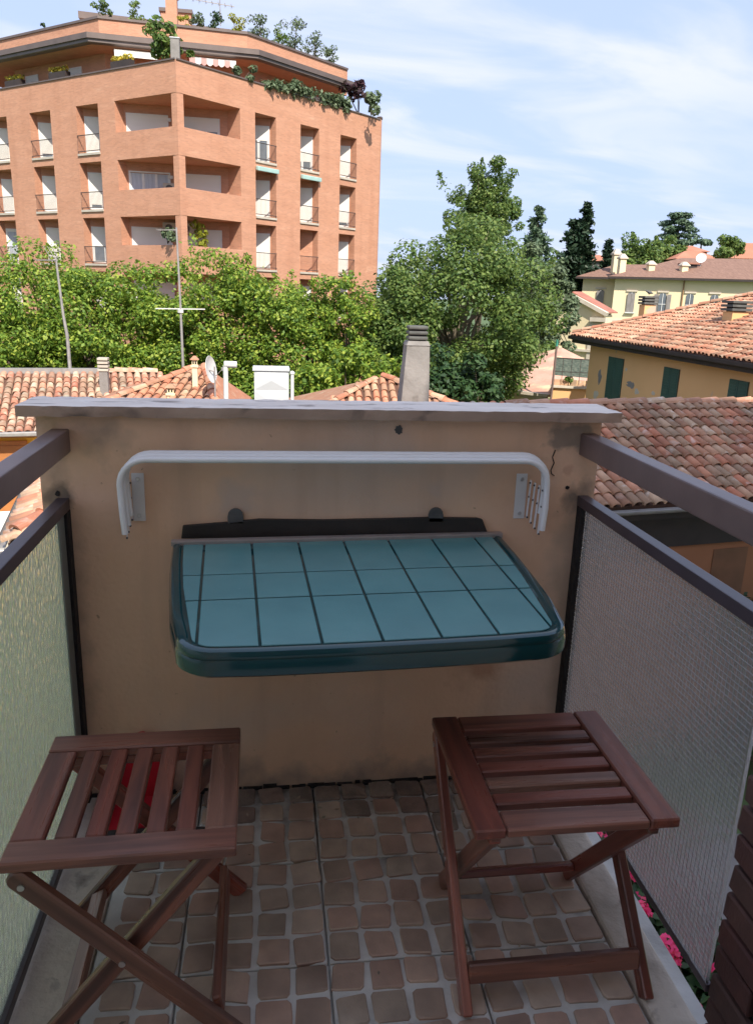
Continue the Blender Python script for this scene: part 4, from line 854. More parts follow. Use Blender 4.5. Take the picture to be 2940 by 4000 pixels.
UPL = [((170, 118), .5, lf_dark, 'small dark shrub on the roof edge at the far left'), ((410, 70), .7, lf_mid, 'yellow green shrub at the left corner of the roof garden'), ((433, 60), .35, lf_con, 'thin upright shrub at the left corner of the roof garden'), ((530, 75), .8, lf_mid, 'spreading green shrub in the middle left of the roof garden'), ((715, 92), .55, lf_yel, 'bright yellow green shrub beside the roof chimney'), ((770, 95), .7, lf_grey, 'brownish shrub right of the roof chimney'),
       ((840, 100), .9, lf_dark, 'dark spiky shrub in the centre of the roof garden'), ((930, 115), .8, lf_yel, 'olive yellow shrub where the roof edge bends'), ((1010, 135), 1.2, lf_grey, 'pale feathery shrub just past the bend of the roof edge'), ((1080, 160), .9, lf_mid, 'mid green shrub on the right roof edge'), ((1145, 185), 1.3, lf_grey, 'tall grey green shrub on the right roof edge'), ((1230, 225), 1.1, lf_grey, 'loose pale shrub near the right end of the roof edge'), ((1290, 240), .9, lf_grey, 'sparse twiggy shrub at the right end of the roof edge')]
for i, (px, rad, lf, lb) in enumerate(UPL):
    r_ = 52+(385-px[0])/385*8 if px[0] < 385 else 52 if px[0] < 960 else 52+(px[0]-960)/340*5; p = at(px, r_); p.z = 15.25; shrub('roof_shrub', lb, p, rad*.62, int(620*rad), .10, lf, 'shrub', 'roof garden shrubs', rad*1.45+.35)
p = Vector(bl+(C0-bl)*.62); p.z = LOG[2][1]-.1; shrub('potted_olive', 'small grey olive tree on the lowest corner loggia', at((655, 950), 45.6), .65, 260, .13, lf_grey, 'tree', None, 1.3)
shrub('potted_bush', 'bright yellow green bush on the lowest loggia right of the post', at((772, 962), 46.6), .62, 300, .16, lf_yel, 'shrub', None, 1.4)

# ================================================================== near house (hip roof in the shade just beyond the balcony)
UE = az2(80); VE = az2(-10)
uv = lambda u, v, z=0: Vector((UE.x*u+VE.x*v, UE.y*u+VE.y*v, z))
hide_wall = lambda x, y: (110 < x < 2330 and y > 1562)
nh = thing('near_house', 'near house with a shaded red clay tiled roof below the balcony', 'house', uv(5, 12, GZ))
U0, U1, V0, V1, ZE, ZR = -2.0, 13.2, 8.9, 15.1, -1.97, -.70; VM = (V0+V1)/2; HW = VM-V0; SL = (ZR-ZE)/HW; sl_len = math.hypot(HW, ZR-ZE)
g = MB(); g.prism([uv(U0+.55, V0+.55, GZ), uv(U1, V0+.55, GZ), uv(U1, V1-.55, GZ), uv(U0+.55, V1-.55, GZ)], (0, 0, ZE-GZ-.02)); g.build('wall', m_terra, nh)
sF, sB, sLf = slope_dir(VE, SL), slope_dir(-VE, SL), slope_dir(UE, SL)
kF = lambda a, b: a > b*HW/sl_len-.1 and b < sl_len
kL = lambda a, b: b*HW/sl_len-.1 < a < (V1-V0)-b*HW/sl_len+.1
tile_roof(nh, m_tile_red, [
    (uv(U0, V0, ZE), UE, sF, U1-U0, sl_len, kF, [(0, 0), (U1-U0, 0), (U1-U0, sl_len), (HW, sl_len)]),
    (uv(U0, V1, ZE), -VE, sLf, V1-V0, sl_len, kL, [(0, 0), (V1-V0, 0), (HW, sl_len)])], pitch=.215, rowp=.34, hide=hide_wall)
g = MB(); g.prism([uv(U0, V1, ZE-.03), uv(U1, V1, ZE-.03), uv(U1, VM, ZR-.03), uv(U0+HW, VM, ZR-.03)], (0, 0, -.1)); g.build('rear_slope', m_bed, nh)
ridge_caps(nh, uv(U1, VM, ZR+.02), uv(6.4, VM, ZR+.02), m_tile_red, r=.13, ln=.46)
ridge_caps(nh, uv(U0+.1, V0+.1, ZE+.1), uv(U0+HW, VM, ZR+.06), m_tile_red, r=.12, ln=.46)
g = MB(); zg = ZE-.06
for k in range(8):
    a0, a1 = math.pi*k/8, math.pi*(k+1)/8; q = lambda a, u: uv(u, V0-.11-.075*math.cos(a), zg-.075*math.sin(a)); g.add([q(a0, U0-.1), q(a0, U1), q(a1, U1), q(a1, U0-.1)], [(0, 1, 2, 3)])
g.build('gutter', m_gutter, nh, smooth=True)
g = MB()
for k in range(8):
    a0, a1 = math.pi*k/8, math.pi*(k+1)/8; q = lambda a, v: uv(U0-.11-.075*math.cos(a), v, zg-.075*math.sin(a)); g.add([q(a0, V0-.1), q(a0, V1), q(a1, V1), q(a1, V0-.1)], [(0, 1, 2, 3)])
g.build('gutter', m_gutter, nh, smooth=True)
g = MB(); g.prism([uv(U0+.05, V0+.02, ZE-.28), uv(U1, V0+.02, ZE-.28), uv(U1, V0+.56, ZE-.28), uv(U0+.05, V0+.56, ZE-.28)], (0, 0, .2)); g.build('eaves_board', m_darkwood, nh)
g = MB(); g.prism([uv(U0+.02, V0+.05, ZE-.28), uv(U0+.56, V0+.05, ZE-.28), uv(U0+.56, V1, ZE-.28), uv(U0+.02, V1, ZE-.28)], (0, 0, .19)); g.build('eaves_board', m_darkwood, nh)
g = MB(); g.prism([uv(U0+.5, V0+.47, -2.95), uv(U1, V0+.47, -2.95), uv(U1, V0+.545, -2.95), uv(U0+.5, V0+.545, -2.95)], (0, 0, .72)); g.build('eave_shade_band', m_darkwood, nh)  # dark band standing in for the deep shade below the gutter
g = MB(); g.prism([uv(7.55, V0+.50, -5), uv(7.8, V0+.50, -5), uv(7.8, V0+.56, -5), uv(7.55, V0+.56, -5)], (0, 0, 2.9)); g.build('downpipe_recess', m_darkwood, nh)
for u_ in (10.05, 4.6):
    g = MB(); g.prism([uv(u_, V0+.535, -4.55), uv(u_+.8, V0+.535, -4.55), uv(u_+.8, V0+.56, -4.55), uv(u_, V0+.56, -4.55)], (0, 0, 1.45)); wd_ = g.build('window', M('brown_shutter', (.22, .10, .05, 1), (.17, .08, .04, 1), 3, .7), nh)  # plain brown shutter colour
    g = MB(); g.prism([uv(u_-.12, V0+.28, -4.66), uv(u_+.92, V0+.28, -4.66), uv(u_+.92, V0+.56, -4.66), uv(u_-.12, V0+.56, -4.66)], (0, 0, .1)); g.build('window_sill', m_stone, wd_, bevel=.015)
gs = thing('garden_shrub', 'dark green leafy shrub in front of the near house wall at the right', 'shrub', uv(10.6, 8.0, GZ)); cs = np.stack([rng.normal(size=46)*.6, rng.normal(size=46)*.4, rng.uniform(.6, 3.6, 46)], 1)
mesh_obj('foliage', quads_mesh('foliage', clump_leaves(cs, np.full(46, .34), 60, .15)), lf_dark, gs)
b_ = BASE[gs]; g = MB()
for i in range(6): q = Vector(cs[i]); g.tube([b_, b_+q*.5, b_+q], [.05, .035, .012], 6)
g.build('stem', m_bark, gs)

# concrete chimney in the middle
def slat_cap(m, c, w_, d_, z0, n, h=.10, gap=.05, top=True):
    for k in range(n): z = z0+k*(h+gap); m.box((c.x-w_/2, c.y-d_/2, z), (c.x+w_/2, c.y+d_/2, z+h))
cc = Vector((2.66, 12.80, 0)); chm = thing('concrete_chimney', 'tall tapering grey concrete chimney with a slatted cap in the middle', 'chimney', (cc.x, cc.y, -1.1))
def frustum(m, c, w0, d0, z0, w1, d1, z1): m.loft([[(c.x+sx*w0/2, c.y+sy*d0/2, z0) for sx, sy in ((-1, -1), (1, -1), (1, 1), (-1, 1))], [(c.x+sx*w1/2, c.y+sy*d1/2, z1) for sx, sy in ((-1, -1), (1, -1), (1, 1), (-1, 1))]])
g = rough_slab((-.29, -.27, 0), (.29, .27, 1.56), 6, 6, 14, .009, 9)
g.v = [(cc.x+x*(1-.26*z/1.56)+.02*z, cc.y+y*(1-.26*z/1.56), -1.1+z) for x, y, z in g.v]; g.build('shaft', m_conc, chm, smooth=True)
g = MB(); frustum(g, cc+Vector((.03, 0, 0)), .45, .42, .45, .38, .36, .53); g.build('shoulder', m_conc, chm)
for k in range(3):
    g = MB(); c_ = cc+Vector((.03, 0, 0)); g.box((c_.x-.185, c_.y-.175, .55+k*.095), (c_.x+.185, c_.y+.175, .615+k*.095)); g.build('cap_slat', m_concd, chm, bevel=.03, seg=2)
g = MB(); g.box((cc.x-.12, cc.y-.11, .5), (cc.x+.18, cc.y+.11, .78)); g.build('flue', m_darkwood, chm)

# metal cabinet, pipe and pole on the near roof
mb_ = thing('metal_flue_housing', 'pale galvanised sheet metal flue housing with cross-folded panels', 'flue housing', (-.02, 13.8, -1.2))
g = MB(); g.box((-.355, 13.55, -1.25), (.318, 14.1, -.165)); bd_ = g.build('housing', m_galv, mb_)
g = MB(); g.box((-.385, 13.52, -.165), (.335, 14.13, -.115)); g.build('lid', m_galv, mb_, bevel=.006)
for z0, z1 in ((-.53, -.175), (-1.0, -.545)):
    g = MB(); q = [(-.345, 13.549, z0), (.308, 13.549, z0), (.308, 13.549, z1), (-.345, 13.549, z1)]; apx = (-.02, 13.515, (z0+z1)/2); g.add(q+[apx], [(0, 1, 4), (1, 2, 4), (2, 3, 4), (3, 0, 4)]); g.build('folded_panel', m_galv, bd_)
fp_ = thing('flue_pipe', 'thin white flue pipe standing right beside the metal housing', 'pipe', (.385, 13.6, -1.2)); g = MB(); g.tube([(.385, 13.6, -1.25), (.385, 13.6, -.22)], .036, 12); g.build('pipe', m_wframe, fp_, smooth=True); g = MB(); g.lathe((.385, 13.6, -.22), [(.05, 0), (.05, .03), (.02, .06)], 12); g.build('pipe_cap', m_wframe, fp_)
lp_ = thing('bent_vent_pipe', 'white vent pipe with a bent horizontal head', 'pipe', (-.925, 14.03, -1.2)); g = MB(); g.tube([(-.925, 14.03, -1.3), (-.925, 14.03, -.12)], .05, 12); g.build('pipe', m_wframe, lp_, smooth=True); g = MB(); g.tube([(-.955, 14.03, -.095), (-.70, 14.03, -.10)], .068, 12); g.build('pipe_head', m_wframe, lp_, bevel=.02, smooth=True)

# ================================================================== left house with the long sunlit roof
lh = thing('yellow_house', 'yellow house with a long sunlit old clay tiled roof at the left', 'house', uv(-8, 23.8, GZ))
u0, u1, v0, vm, ze, zr = -17, .6, 20.65, 23.85, -2.55, -1.25; hw = vm-v0; sl2 = (zr-ze)/hw; ln2 = math.hypot(hw, zr-ze)
g = MB(); g.prism([uv(u0, v0+.5, GZ), uv(u1, v0+.5, GZ), uv(u1, vm+2.7, GZ), uv(u0, vm+2.7, GZ)], (0, 0, ze-GZ)); g.build('wall', m_yellow, lh)
tile_roof(lh, m_tile_lit, [(uv(u0, v0, ze), UE, slope_dir(VE, sl2), u1-u0, ln2, lambda a, b: b < ln2-.05, [(0, 0), (u1-u0, 0), (u1-u0, ln2), (0, ln2)])], pitch=.225, rowp=.30, hide=hide_wall)
g = MB(); g.prism([uv(u0, vm, zr-.03), uv(u1, vm, zr-.03), uv(u1, vm+3.2, ze-.03), uv(u0, vm+3.2, ze-.03)], (0, 0, -.1)); g.build('rear_slope', m_bed, lh)
g = MB(); g.bar(uv(u0, vm+.02, zr+.02), uv(-1.1, vm+.02, zr+.02), .22, .16); g.build('ridge_capping', m_gutter, lh)
ridge_caps(lh, uv(-1.1, vm, zr+.0), uv(u1, vm, zr+.0), m_tile_lit, r=.16)
g = MB(); g.bar(uv(u0, v0-.08, ze-.02), uv(u1, v0-.08, ze-.02), .13, .12); g.build('gutter', m_gutter, lh, bevel=.03)
g = MB(); g.prism([uv(u0, v0+.02, ze-.14), uv(u1, v0+.02, ze-.14), uv(u1, v0+.5, ze-.14), uv(u0, v0+.5, ze-.14)], (0, 0, .06)); g.build('eaves_board', m_doorwood, lh)
for ua, ub, za_, zb_ in ((-3.9, -3.05, -5.0, -2.85), (-6.5, -5.4, -5.0, -2.9), (-9.5, -8.5, -4.6, -3.2)):
    g = MB(); g.prism([uv(ua, v0+.42, za_), uv(ub, v0+.42, za_), uv(ub, v0+.5, za_), uv(ua, v0+.5, za_)], (0, 0, zb_-za_)); w_ = g.build('door_shutter', m_doorwood, lh)
    g = MB()
    for k in range(3): z_ = za_+.12+k*(zb_-za_-.1)/3; g.prism([uv(ua+.1, v0+.40, z_), uv(ub-.1, v0+.40, z_), uv(ub-.1, v0+.42, z_), uv(ua+.1, v0+.42, z_)], (0, 0, (zb_-za_)/3-.18))
    g.build('panel', m_doorwood, w_, bevel=.015)
for ua in (-2.05,): g = MB(); g.prism([uv(ua, v0+.44, -3.6), uv(ua+.9, v0+.44, -3.6), uv(ua+.9, v0+.5, -3.6), uv(ua, v0+.5, -3.6)], (0, 0, .9)); g.build('window', m_darkwood, lh)
g = MB(); g.prism([uv(-12, 18.9, -5.25), uv(0, 18.9, -5.25), uv(0, v0+.5, -5.25), uv(-12, v0+.5, -5.25)], (0, 0, .22)); g.build('balcony_slab', m_stone, lh)
g = MB(); g.prism([uv(-12, 18.9, -5.03), uv(0, 18.9, -5.03), uv(0, 19.05, -5.03), uv(-12, 19.05, -5.03)], (0, 0, .75)); g.build('balcony_wall', m_awn, lh)
pp = uv(-2.62, 19.9, -5.03); um = thing('closed_parasol', 'closed white and red parasol in front of the yellow house', 'parasol', pp); g = MB(); g.tube([pp, pp+Vector((0, 0, 2.3))], .025, 8); g.build('pole', m_wframe, um)
g = MB(); g.lathe(pp+Vector((0, 0, .75)), [(.05, 0), (.16, .12), (.17, .6), (.2, 1.05)], 14); g.build('folded_canopy', m_awn, um, smooth=True); g = MB(); g.lathe(pp+Vector((0, 0, 1.8)), [(.2, 0), (.2, .2), (.12, .38), (.03, .46)], 14); g.build('canopy_top', M('red_cloth', (.55, .06, .05, 1), (.6, .12, .1, 1), 6, .8), um, smooth=True)
# cross gable roof right of it
xg = thing('hipped_annexe', 'small annexe with a bright sunlit hipped tile roof left of the satellite dish', 'house', (-2.6, 20.5, GZ))
A_ = at((795, 1428), 23.3); L_ = Vector((-5.0, 18.9, -1.95)); R_ = Vector((-1.25, 18.0, -1.95)); B_ = Vector((-.6, 23.0, -1.95)); e_ = (R_-L_); lnE = e_.length; e_.normalize(); md = A_-L_; pa = md.dot(e_); up3 = (md-e_*pa); dpt = up3.length; up3.normalize()
tile_roof(xg, m_tile_or, [(L_, e_, up3, lnE, dpt, lambda a, b: pa*b/dpt-.08 < a < lnE-(lnE-pa)*b/dpt+.08, [(0, 0), (lnE, 0), (pa, dpt)])], pitch=.23, rowp=.33, limit=120, hide=hide_wall)
g = MB(); g.add([R_, B_, A_], [(0, 1, 2)]); g.add([L_, A_, Vector((-5.4, 23, -1.95))], [(0, 1, 2)]); g.build('rear_slope', m_tile_or, xg)
ridge_caps(xg, R_+Vector((0, 0, .08)), A_+Vector((0, 0, .06)), m_tile_or, r=.12); ridge_caps(xg, L_+Vector((0, 0, .08)), A_+Vector((0, 0, .06)), m_tile_or, r=.12)
g = MB(); g.prism([L_+Vector((.4, .4, -5)), R_+Vector((-.3, .4, -5)), B_+Vector((-.3, -.2, -5)), Vector((-4.9, 22.8, -6.95))], (0, 0, 4.9)); g.build('wall', m_yellow, xg)
# chimneys, dish, aerials on the left roofs
def small_chimney(name, label, c, w_, h, mat, cap, zb):
    t = thing(name, label, 'chimney', (c[0], c[1], zb)); m = MB(); m.box((c[0]-w_/2, c[1]-w_/2, zb), (c[0]+w_/2, c[1]+w_/2, zb+h)); m.build('shaft', mat, t); v_ = Vector((c[0], c[1], 0))
    if cap == 'slats':
        for k in range(4): m = MB(); m.box((c[0]-w_*.62, c[1]-w_*.62, zb+h+k*.105), (c[0]+w_*.62, c[1]+w_*.62, zb+h+.07+k*.105)); m.build('cap_slat', m_ledge, t, bevel=.01)
        m = MB(); m.box((c[0]-w_*.4, c[1]-w_*.4, zb+h-.02), (c[0]+w_*.4, c[1]+w_*.4, zb+h+.38)); m.build('flue', m_darkwood, t)
    else:
        m = MB(); m.box((c[0]-w_*.72, c[1]-w_*.72, zb+h), (c[0]+w_*.72, c[1]+w_*.72, zb+h+.05)); m.build('cap_plate', mat, t)
        m = MB(); m.box((c[0]-w_*.5, c[1]-w_*.5, zb+h+.05), (c[0]+w_*.5, c[1]+w_*.5, zb+h+.2)); m.build('cap_box', mat, t); m = MB(); frustum(m, v_, w_*1.7, w_*1.7, zb+h+.2, w_*.5, w_*.5, zb+h+.3); m.build('cap_roof', m_tile_or, t)
        m = MB(); 
        for s_ in (-.22, .22): m.box((c[0]+s_*w_-.02, c[1]-w_*.5-.004, zb+h+.08), (c[0]+s_*w_+.02, c[1]-w_*.5, zb+h+.16))
        m.build('vent_hole', m_black, t)
    return t
small_chimney('roof_chimney', 'grey chimney with pale stacked slats on the long sunlit roof', (-4.88, 22.1), .24, .85, m_conc, 'slats', -1.95)
small_chimney('roof_chimney', 'slim cream chimney with a pitched clay cap left of the satellite dish', (-2.06, 19.95), .14, .72, m_cream, 'pot', -1.45)
small_chimney('roof_chimney', 'short cream chimney stub half hidden by the coping', (-2.68, 19.6), .17, .30, m_cream, 'pot', -1.75)
ds = thing('satellite_dish', 'white satellite dish seen edge-on beside the sunlit hipped roof', 'satellite dish', (-1.48, 19.0, -1.5))
dc = Vector((-1.62, 19.0, -.70)); ax = Vector((.94, -.30, .16)).normalized(); sx_ = ax.orthogonal().normalized(); sy_ = ax.cross(sx_); g = MB(); lps = []
for rr_, dd_ in ((.02, 0), (.15, .012), (.27, .042), (.35, .075), (.355, .068), (.27, .032), (.15, 0), (.02, -.012)): lps.append([dc+ax*dd_+(sx_*math.cos(a)+sy_*math.sin(a))*rr_ for a in np.linspace(0, 2*math.pi, 25)[:-1]])
g.loft(lps); g.build('dish', m_wframe, ds, smooth=True); g = MB(); g.tube([(-1.47, 19.02, -1.55), (-1.47, 19.02, -.62)], .022, 8); g.tube([(-1.47, 19.02, -.75), dc-ax*.01], .02, 6); g.build('mast', m_gutter, ds); g = MB(); g.tube([dc-sy_*.30+ax*.05, dc+ax*.36-sy_*.05], .010, 6); g.lathe(dc+ax*.36-sy_*.05, [(.03, -.03), (.03, .05)], 8); g.build('receiver_arm', m_gutter, ds)
an = thing('television_aerial', 'leaning television aerial mast at the left of the sunlit roof', 'antenna', (-6.2, 23.32, -1.3))
g = MB(); g.tube([(-6.12, 23.32, -1.5), (-6.13, 23.32, -.2), (-6.2, 23.32, .4), (-6.3, 23.33, 2.1)], [.055, .05, .04, .03], 7); g.build('mast', m_gutter, an)
g = MB(); g.bar((-6.85, 23.2, 1.98), (-6.25, 23.35, 2.0), .03, .03)
for i in range(7): x = -6.82+i*.085; g.bar((x, 22.95, 1.98), (x+.02, 23.5, 2.0), .014, .014)
for i in range(3): g.bar((-6.42+i*.1, 23.3, 2.05), (-6.62+i*.12, 23.3, 2.38), .014, .014)
g.build('yagi_arms', m_gutter, an)
a2 = thing('television_aerial', 'tall slim television aerial with a wide crossbar in front of the lime trees', 'antenna', (-2.81, 23.9, -1.2))
g = MB(); g.tube([(-2.78, 23.9, -1.5), (-2.80, 23.9, 1.0), (-2.84, 23.9, 3.1)], [.045, .035, .028], 7); g.build('mast', m_gutter, a2)
g = MB(); g.bar((-3.55, 23.83, .68), (-2.05, 23.97, .70), .045, .03); g.bar((-2.85, 23.85, .62), (-2.75, 23.95, .62), .1, .1); g.build('dipole_bar', m_wframe, a2)
g = MB(); g.bar((-3.42, 23.85, 3.0), (-2.84, 23.9, 3.03), .025, .025)
for i in range(9): x = -3.40+i*.06; g.bar((x, 23.62, 3.0), (x, 24.1, 3.03), .012, .012)
g.build('yagi_arms', m_gutter, a2)
# orange roof behind the concrete chimney
oh = thing('hipped_pavilion', 'low pavilion with a bright orange hipped tile roof behind the concrete chimney', 'house', (3.4, 21, GZ))
L_, R_, A_ = Vector((.6, 19.2, -2.2)), Vector((6.6, 19.0, -2.2)), at((1490, 1472), 23.6); B1, B2 = Vector((.6, 25, -2.2)), Vector((6.6, 25, -2.2)); e_ = (R_-L_); lnE = e_.length; e_.normalize(); md = A_-L_; pa = md.dot(e_); up3 = md-e_*pa; dpt = up3.length; up3.normalize()
tile_roof(oh, m_tile_or, [(L_, e_, up3, lnE, dpt, lambda a, b: pa*b/dpt-.1 < a < lnE-(lnE-pa)*b/dpt+.1, [(0, 0), (lnE, 0), (pa, dpt)])], pitch=.25, rowp=.36, limit=150, hide=hide_wall)
ridge_caps(oh, R_+Vector((0, 0, .08)), A_+Vector((0, 0, .06)), m_tile_or, r=.14); ridge_caps(oh, L_+Vector((0, 0, .08)), A_+Vector((0, 0, .06)), m_tile_or, r=.12)
g = MB(); g.add([R_, B2, A_, B1, L_], [(0, 1, 2), (1, 3, 2), (3, 4, 2)]); g.build('rear_slope', m_tile_or, oh); g = MB(); g.box((.9, 19.5, GZ), (6.3, 24.7, -2.22)); g.build('wall', m_yellow, oh)

# ================================================================== ochre house with green shutters
XF = 13.0
ho = thing('ochre_house', 'ochre rendered house with green shutters under a patchy clay tiled hip roof', 'house', (17.5, 25, GZ))
y0_, y1_, zE, x0_ = 16.5, 29.8, -.05, 12.35; hwo = 5.0; slo = .36; lno = math.hypot(hwo, hwo*slo); zRo = zE+hwo*slo
g = MB(); g.box((XF, y0_, GZ), (XF+9.0, y1_-.7, zE-.02)); g.build('wall', m_ochre, ho)
tile_roof(ho, m_tile_or, [(Vector((x0_, y1_, zE)), Vector((0, -1, 0)), slope_dir((1, 0, 0), slo), y1_-y0_, lno, lambda a, b: a > b*hwo/lno-.1 and b < lno, [(0, 0), (y1_-y0_, 0), (y1_-y0_, lno), (hwo, lno)])], pitch=.225, rowp=.33, hide=hide_wall)
ridge_caps(ho, Vector((x0_+.1, y1_-.1, zE+.1)), Vector((x0_+hwo, y1_-hwo, zRo+.08)), m_tile_or, r=.13); ridge_caps(ho, Vector((x0_+hwo, y0_, zRo+.08)), Vector((x0_+hwo, y1_-hwo, zRo+.08)), m_tile_or, r=.13)
g = MB(); g.add([Vector((x0_, y1_, zE)), Vector((x0_+2*hwo, y1_, zE)), Vector((x0_+hwo, y1_-hwo, zRo)), Vector((x0_+hwo, y0_, zRo)), Vector((x0_+2*hwo, y0_, zE)), Vector((x0_, y0_, zE))], [(0, 1, 2), (2, 1, 4, 3), (3, 4, 5)]); g.build('rear_slope', m_tile_or, ho)
g = MB(); g.box((x0_-.06, y0_, zE-.16), (x0_+.1, y1_+.1, zE-.02)); g.build('gutter', m_darkwood, ho, bevel=.03)
g = MB(); g.box((x0_+.1, y0_, zE-.30), (XF+.02, y1_, zE-.12)); g.build('eaves_board', m_darkwood, ho)
for (ya, yb, zt_, zb_) in ((27.15, 25.85, -.70, -2.6), (22.75, 21.75, -.68, -2.6), (18.9, 18.0, -.66, -1.9)):
    w_ = None
    for a, b in ((ya, (ya+yb)/2+.01), ((ya+yb)/2-.01, yb)):
        g = MB(); g.box((XF-.05, b, zb_), (XF-.005, a, zt_)); w_ = g.build('shutter', m_green, ho, bevel=.006, seg=1)
        g = MB(); n_ = int((zt_-zb_)/.09)
        for k in range(n_): z_ = zb_+.05+k*.09; g.box((XF-.062, b+.07, z_), (XF-.048, a-.07, z_+.05))
        g.build('louvre', m_green, w_, kind='stuff')
for i, (ya, za_, ry, rz_) in enumerate([(25.1, -1.55, .42, .16), (24.6, -1.75, .25, .12), (23.35, -1.65, .16, .08), (27.9, -1.6, .22, .35), (28.1, -2.3, .25, .25), (19.7, -1.75, .30, .10), (23.6, -2.3, .2, .1), (25.6, -1.05, .12, .07)]):
    rr = random.Random(i+200); g = MB(); g.prism([(XF-.004, ya+math.cos(a)*ry*rr.uniform(.5, 1.15), za_+math.sin(a)*rz_*rr.uniform(.5, 1.15)) for a in np.linspace(0, 2*math.pi, 15)[:-1]], (.004, 0, 0)); g.build('bare_plaster', m_stone if i % 3 else m_conc, ho)
def oh_chim(label, y_, x_, w_, zb, zt_):
    t = thing('ochre_chimney', label, 'chimney', (x_, y_, zb)); m = MB(); m.box((x_-w_/2, y_-w_/2, zb), (x_+w_/2, y_+w_/2, zt_-.36)); m.build('shaft', m_ochre, t)
    for k in range(3): m = MB(); m.box((x_-w_*.62, y_-w_*.62, zt_-.34+k*.12), (x_+w_*.62, y_+w_*.62, zt_-.26+k*.12)); m.build('cap_slat', m_concd, t, bevel=.015)
    m = MB(); m.box((x_-w_*.38, y_-w_*.38, zt_-.37), (x_+w_*.38, y_+w_*.38, zt_-.02)); m.build('flue', m_darkwood, t); m = MB(); m.box((x_-w_*.7, y_-w_*.9, zb-.06), (x_+w_*.5, y_+w_*.7, zb+.14)); m.build('flashing', m_gutter, t)
oh_chim('ochre chimney with a slatted grey cap on the near part of the patchy roof', 22.4, 15.0, .56, .62, 1.52); oh_chim('ochre chimney with a pigeon on its slatted cap at the roof far end', 29.0, 15.2, .48, .2, 1.62)
bd = thing('pigeon', 'small dark pigeon perched on the far slatted chimney cap', 'bird', (15.2, 29.0, 1.64)); g = MB(); b_ = BASE[bd]; prof = [(-.17, .012), (-.12, .03), (-.05, .06), (.02, .068), (.07, .05), (.10, .035), (.125, .038), (.15, .03), (.175, .008)]; lps = []
for i, (t_, r_) in enumerate(prof): zc_ = .10+max(0, t_)*.45-(.0 if t_ > -.05 else (-.05-t_)*.25); lps.append([b_+Vector((-t_, math.cos(a)*r_, zc_+math.sin(a)*r_)) for a in np.linspace(0, 2*math.pi, 11)[:-1]])
g.loft(lps); g.tube([b_+Vector((0, .02, .05)), b_+Vector((0, .02, 0))], .006, 5); g.tube([b_+Vector((0, -.02, .05)), b_+Vector((0, -.02, 0))], .006, 5); g.build('body', m_bracket, bd, smooth=True)

# ================================================================== terrace, pink roof, gabled church and cream villa further back
tr_ = thing('roof_terrace', 'small roof terrace with terracotta troughs beside the ochre house', 'terrace', (14, 33.3, GZ)); ta, tb_ = Vector((13.2, 33.6, 0)), Vector((15.2, 32.8, 0)); dT = (tb_-ta).normalized(); nT = Vector((-dT.y, dT.x, 0))
g = MB(); g.prism([zv(ta, GZ), zv(tb_, GZ), zv(tb_+nT*4, GZ), zv(ta+nT*4, GZ)], (0, 0, 4.35)); g.build('wall', m_ochre, tr_); g = MB(); g.prism([zv(ta-nT*.12-dT*.1, -2.65), zv(tb_-nT*.12, -2.65), zv(tb_+nT*.3, -2.65), zv(ta+nT*.3-dT*.1, -2.65)], (0, 0, .10)); g.build('ledge', m_stone, tr_)
for k in range(5): p = ta+dT*(.06+k*.36)+nT*.08; g = MB(); g.prism([zv(p, -2.55), zv(p+dT*.33, -2.55), zv(p+dT*.33+nT*.2, -2.55), zv(p+nT*.2, -2.55)], (0, 0, .27)); g.build('trough', m_tile_red, tr_, bevel=.02)
g = MB(); g.bar(zv(ta, -1.9), zv(ta+dT*2, -1.9), .02, .02); g.bar(zv(ta, -1.27), zv(ta+dT*2, -1.30), .03, .03)
for k in range(6): g.bar(zv(ta+dT*k*.4, -2.5), zv(ta+dT*k*.4, -1.27), .02, .02, (1, 0, 0))
g.build('rail', m_rail_iron, tr_)
g = MB(); g.prism([zv(ta+dT*.05, -2.08), zv(ta+dT*1.95, -2.15), zv(ta+dT*1.95, -1.30), zv(ta+dT*.05, -1.27)], nT*.03); g.build('green_screen', M('screen_cloth', (.07, .10, .085, 1), (.17, .20, .17, 1), 7, .9, .4, 30, stretch=(1, 1, 2)), tr_)
gpz = thing('drain_post', 'tall rusty post with a green top beside the roof terrace', 'post', (13.1, 33.5, -3.6)); g = MB(); g.tube([(13.14, 33.5, -4.4), (13.2, 33.5, -.75)], .055, 8); g.build('post', M('rusty_pipe', (.20, .13, .11, 1), (.13, .09, .08, 1), 5, .8), gpz); g = MB(); g.tube([(13.2, 33.5, -.75), (13.205, 33.5, -.45)], .058, 8); g.build('post_top', M('green_paint', (.06, .32, .24, 1), None, 4, .6), gpz)
shrub('potted_agave', 'spiky pale green pot plant in the terrace trough', zv(ta+dT*.8+nT*.2, -2.3), .25, 60, .16, lf_mid, 'plant', None, .4)
pk = thing('pink_roofed_house', 'low house with a faded pink tiled roof and a pale cornice', 'house', (15.5, 43, GZ)); A1, A2, A3 = at((1985, 1530), 40), at((2140, 1532), 39), at((2195, 1358), 46); A1.z = A2.z = (A1.z+A2.z)/2; A4 = at((2070, 1385), 47); A5 = at((2420, 1470), 46)
g = MB(); g.add([A1, A2, A3, A4, A5], [(0, 1, 2, 3), (1, 4, 2)]); g.build('roof', M('pink_tiles', (.56, .33, .25, 1), (.46, .25, .18, 1), 1.2, .85, .5, 6, c3=(.60, .48, .30, 1), s3=.9, t3=(.5, .7), bdist=.05), pk)
dA = (A2-A1).normalized(); g = MB(); g.bar(A1-dA*.2+Vector((0, 0, -.05)), A2+dA*.1+Vector((0, 0, -.05)), .35, .14); g.bar(A1-dA*.2+Vector((0, .05, -.2)), A2+Vector((0, .05, -.2)), .2, .16); g.build('cornice', m_stone, pk)
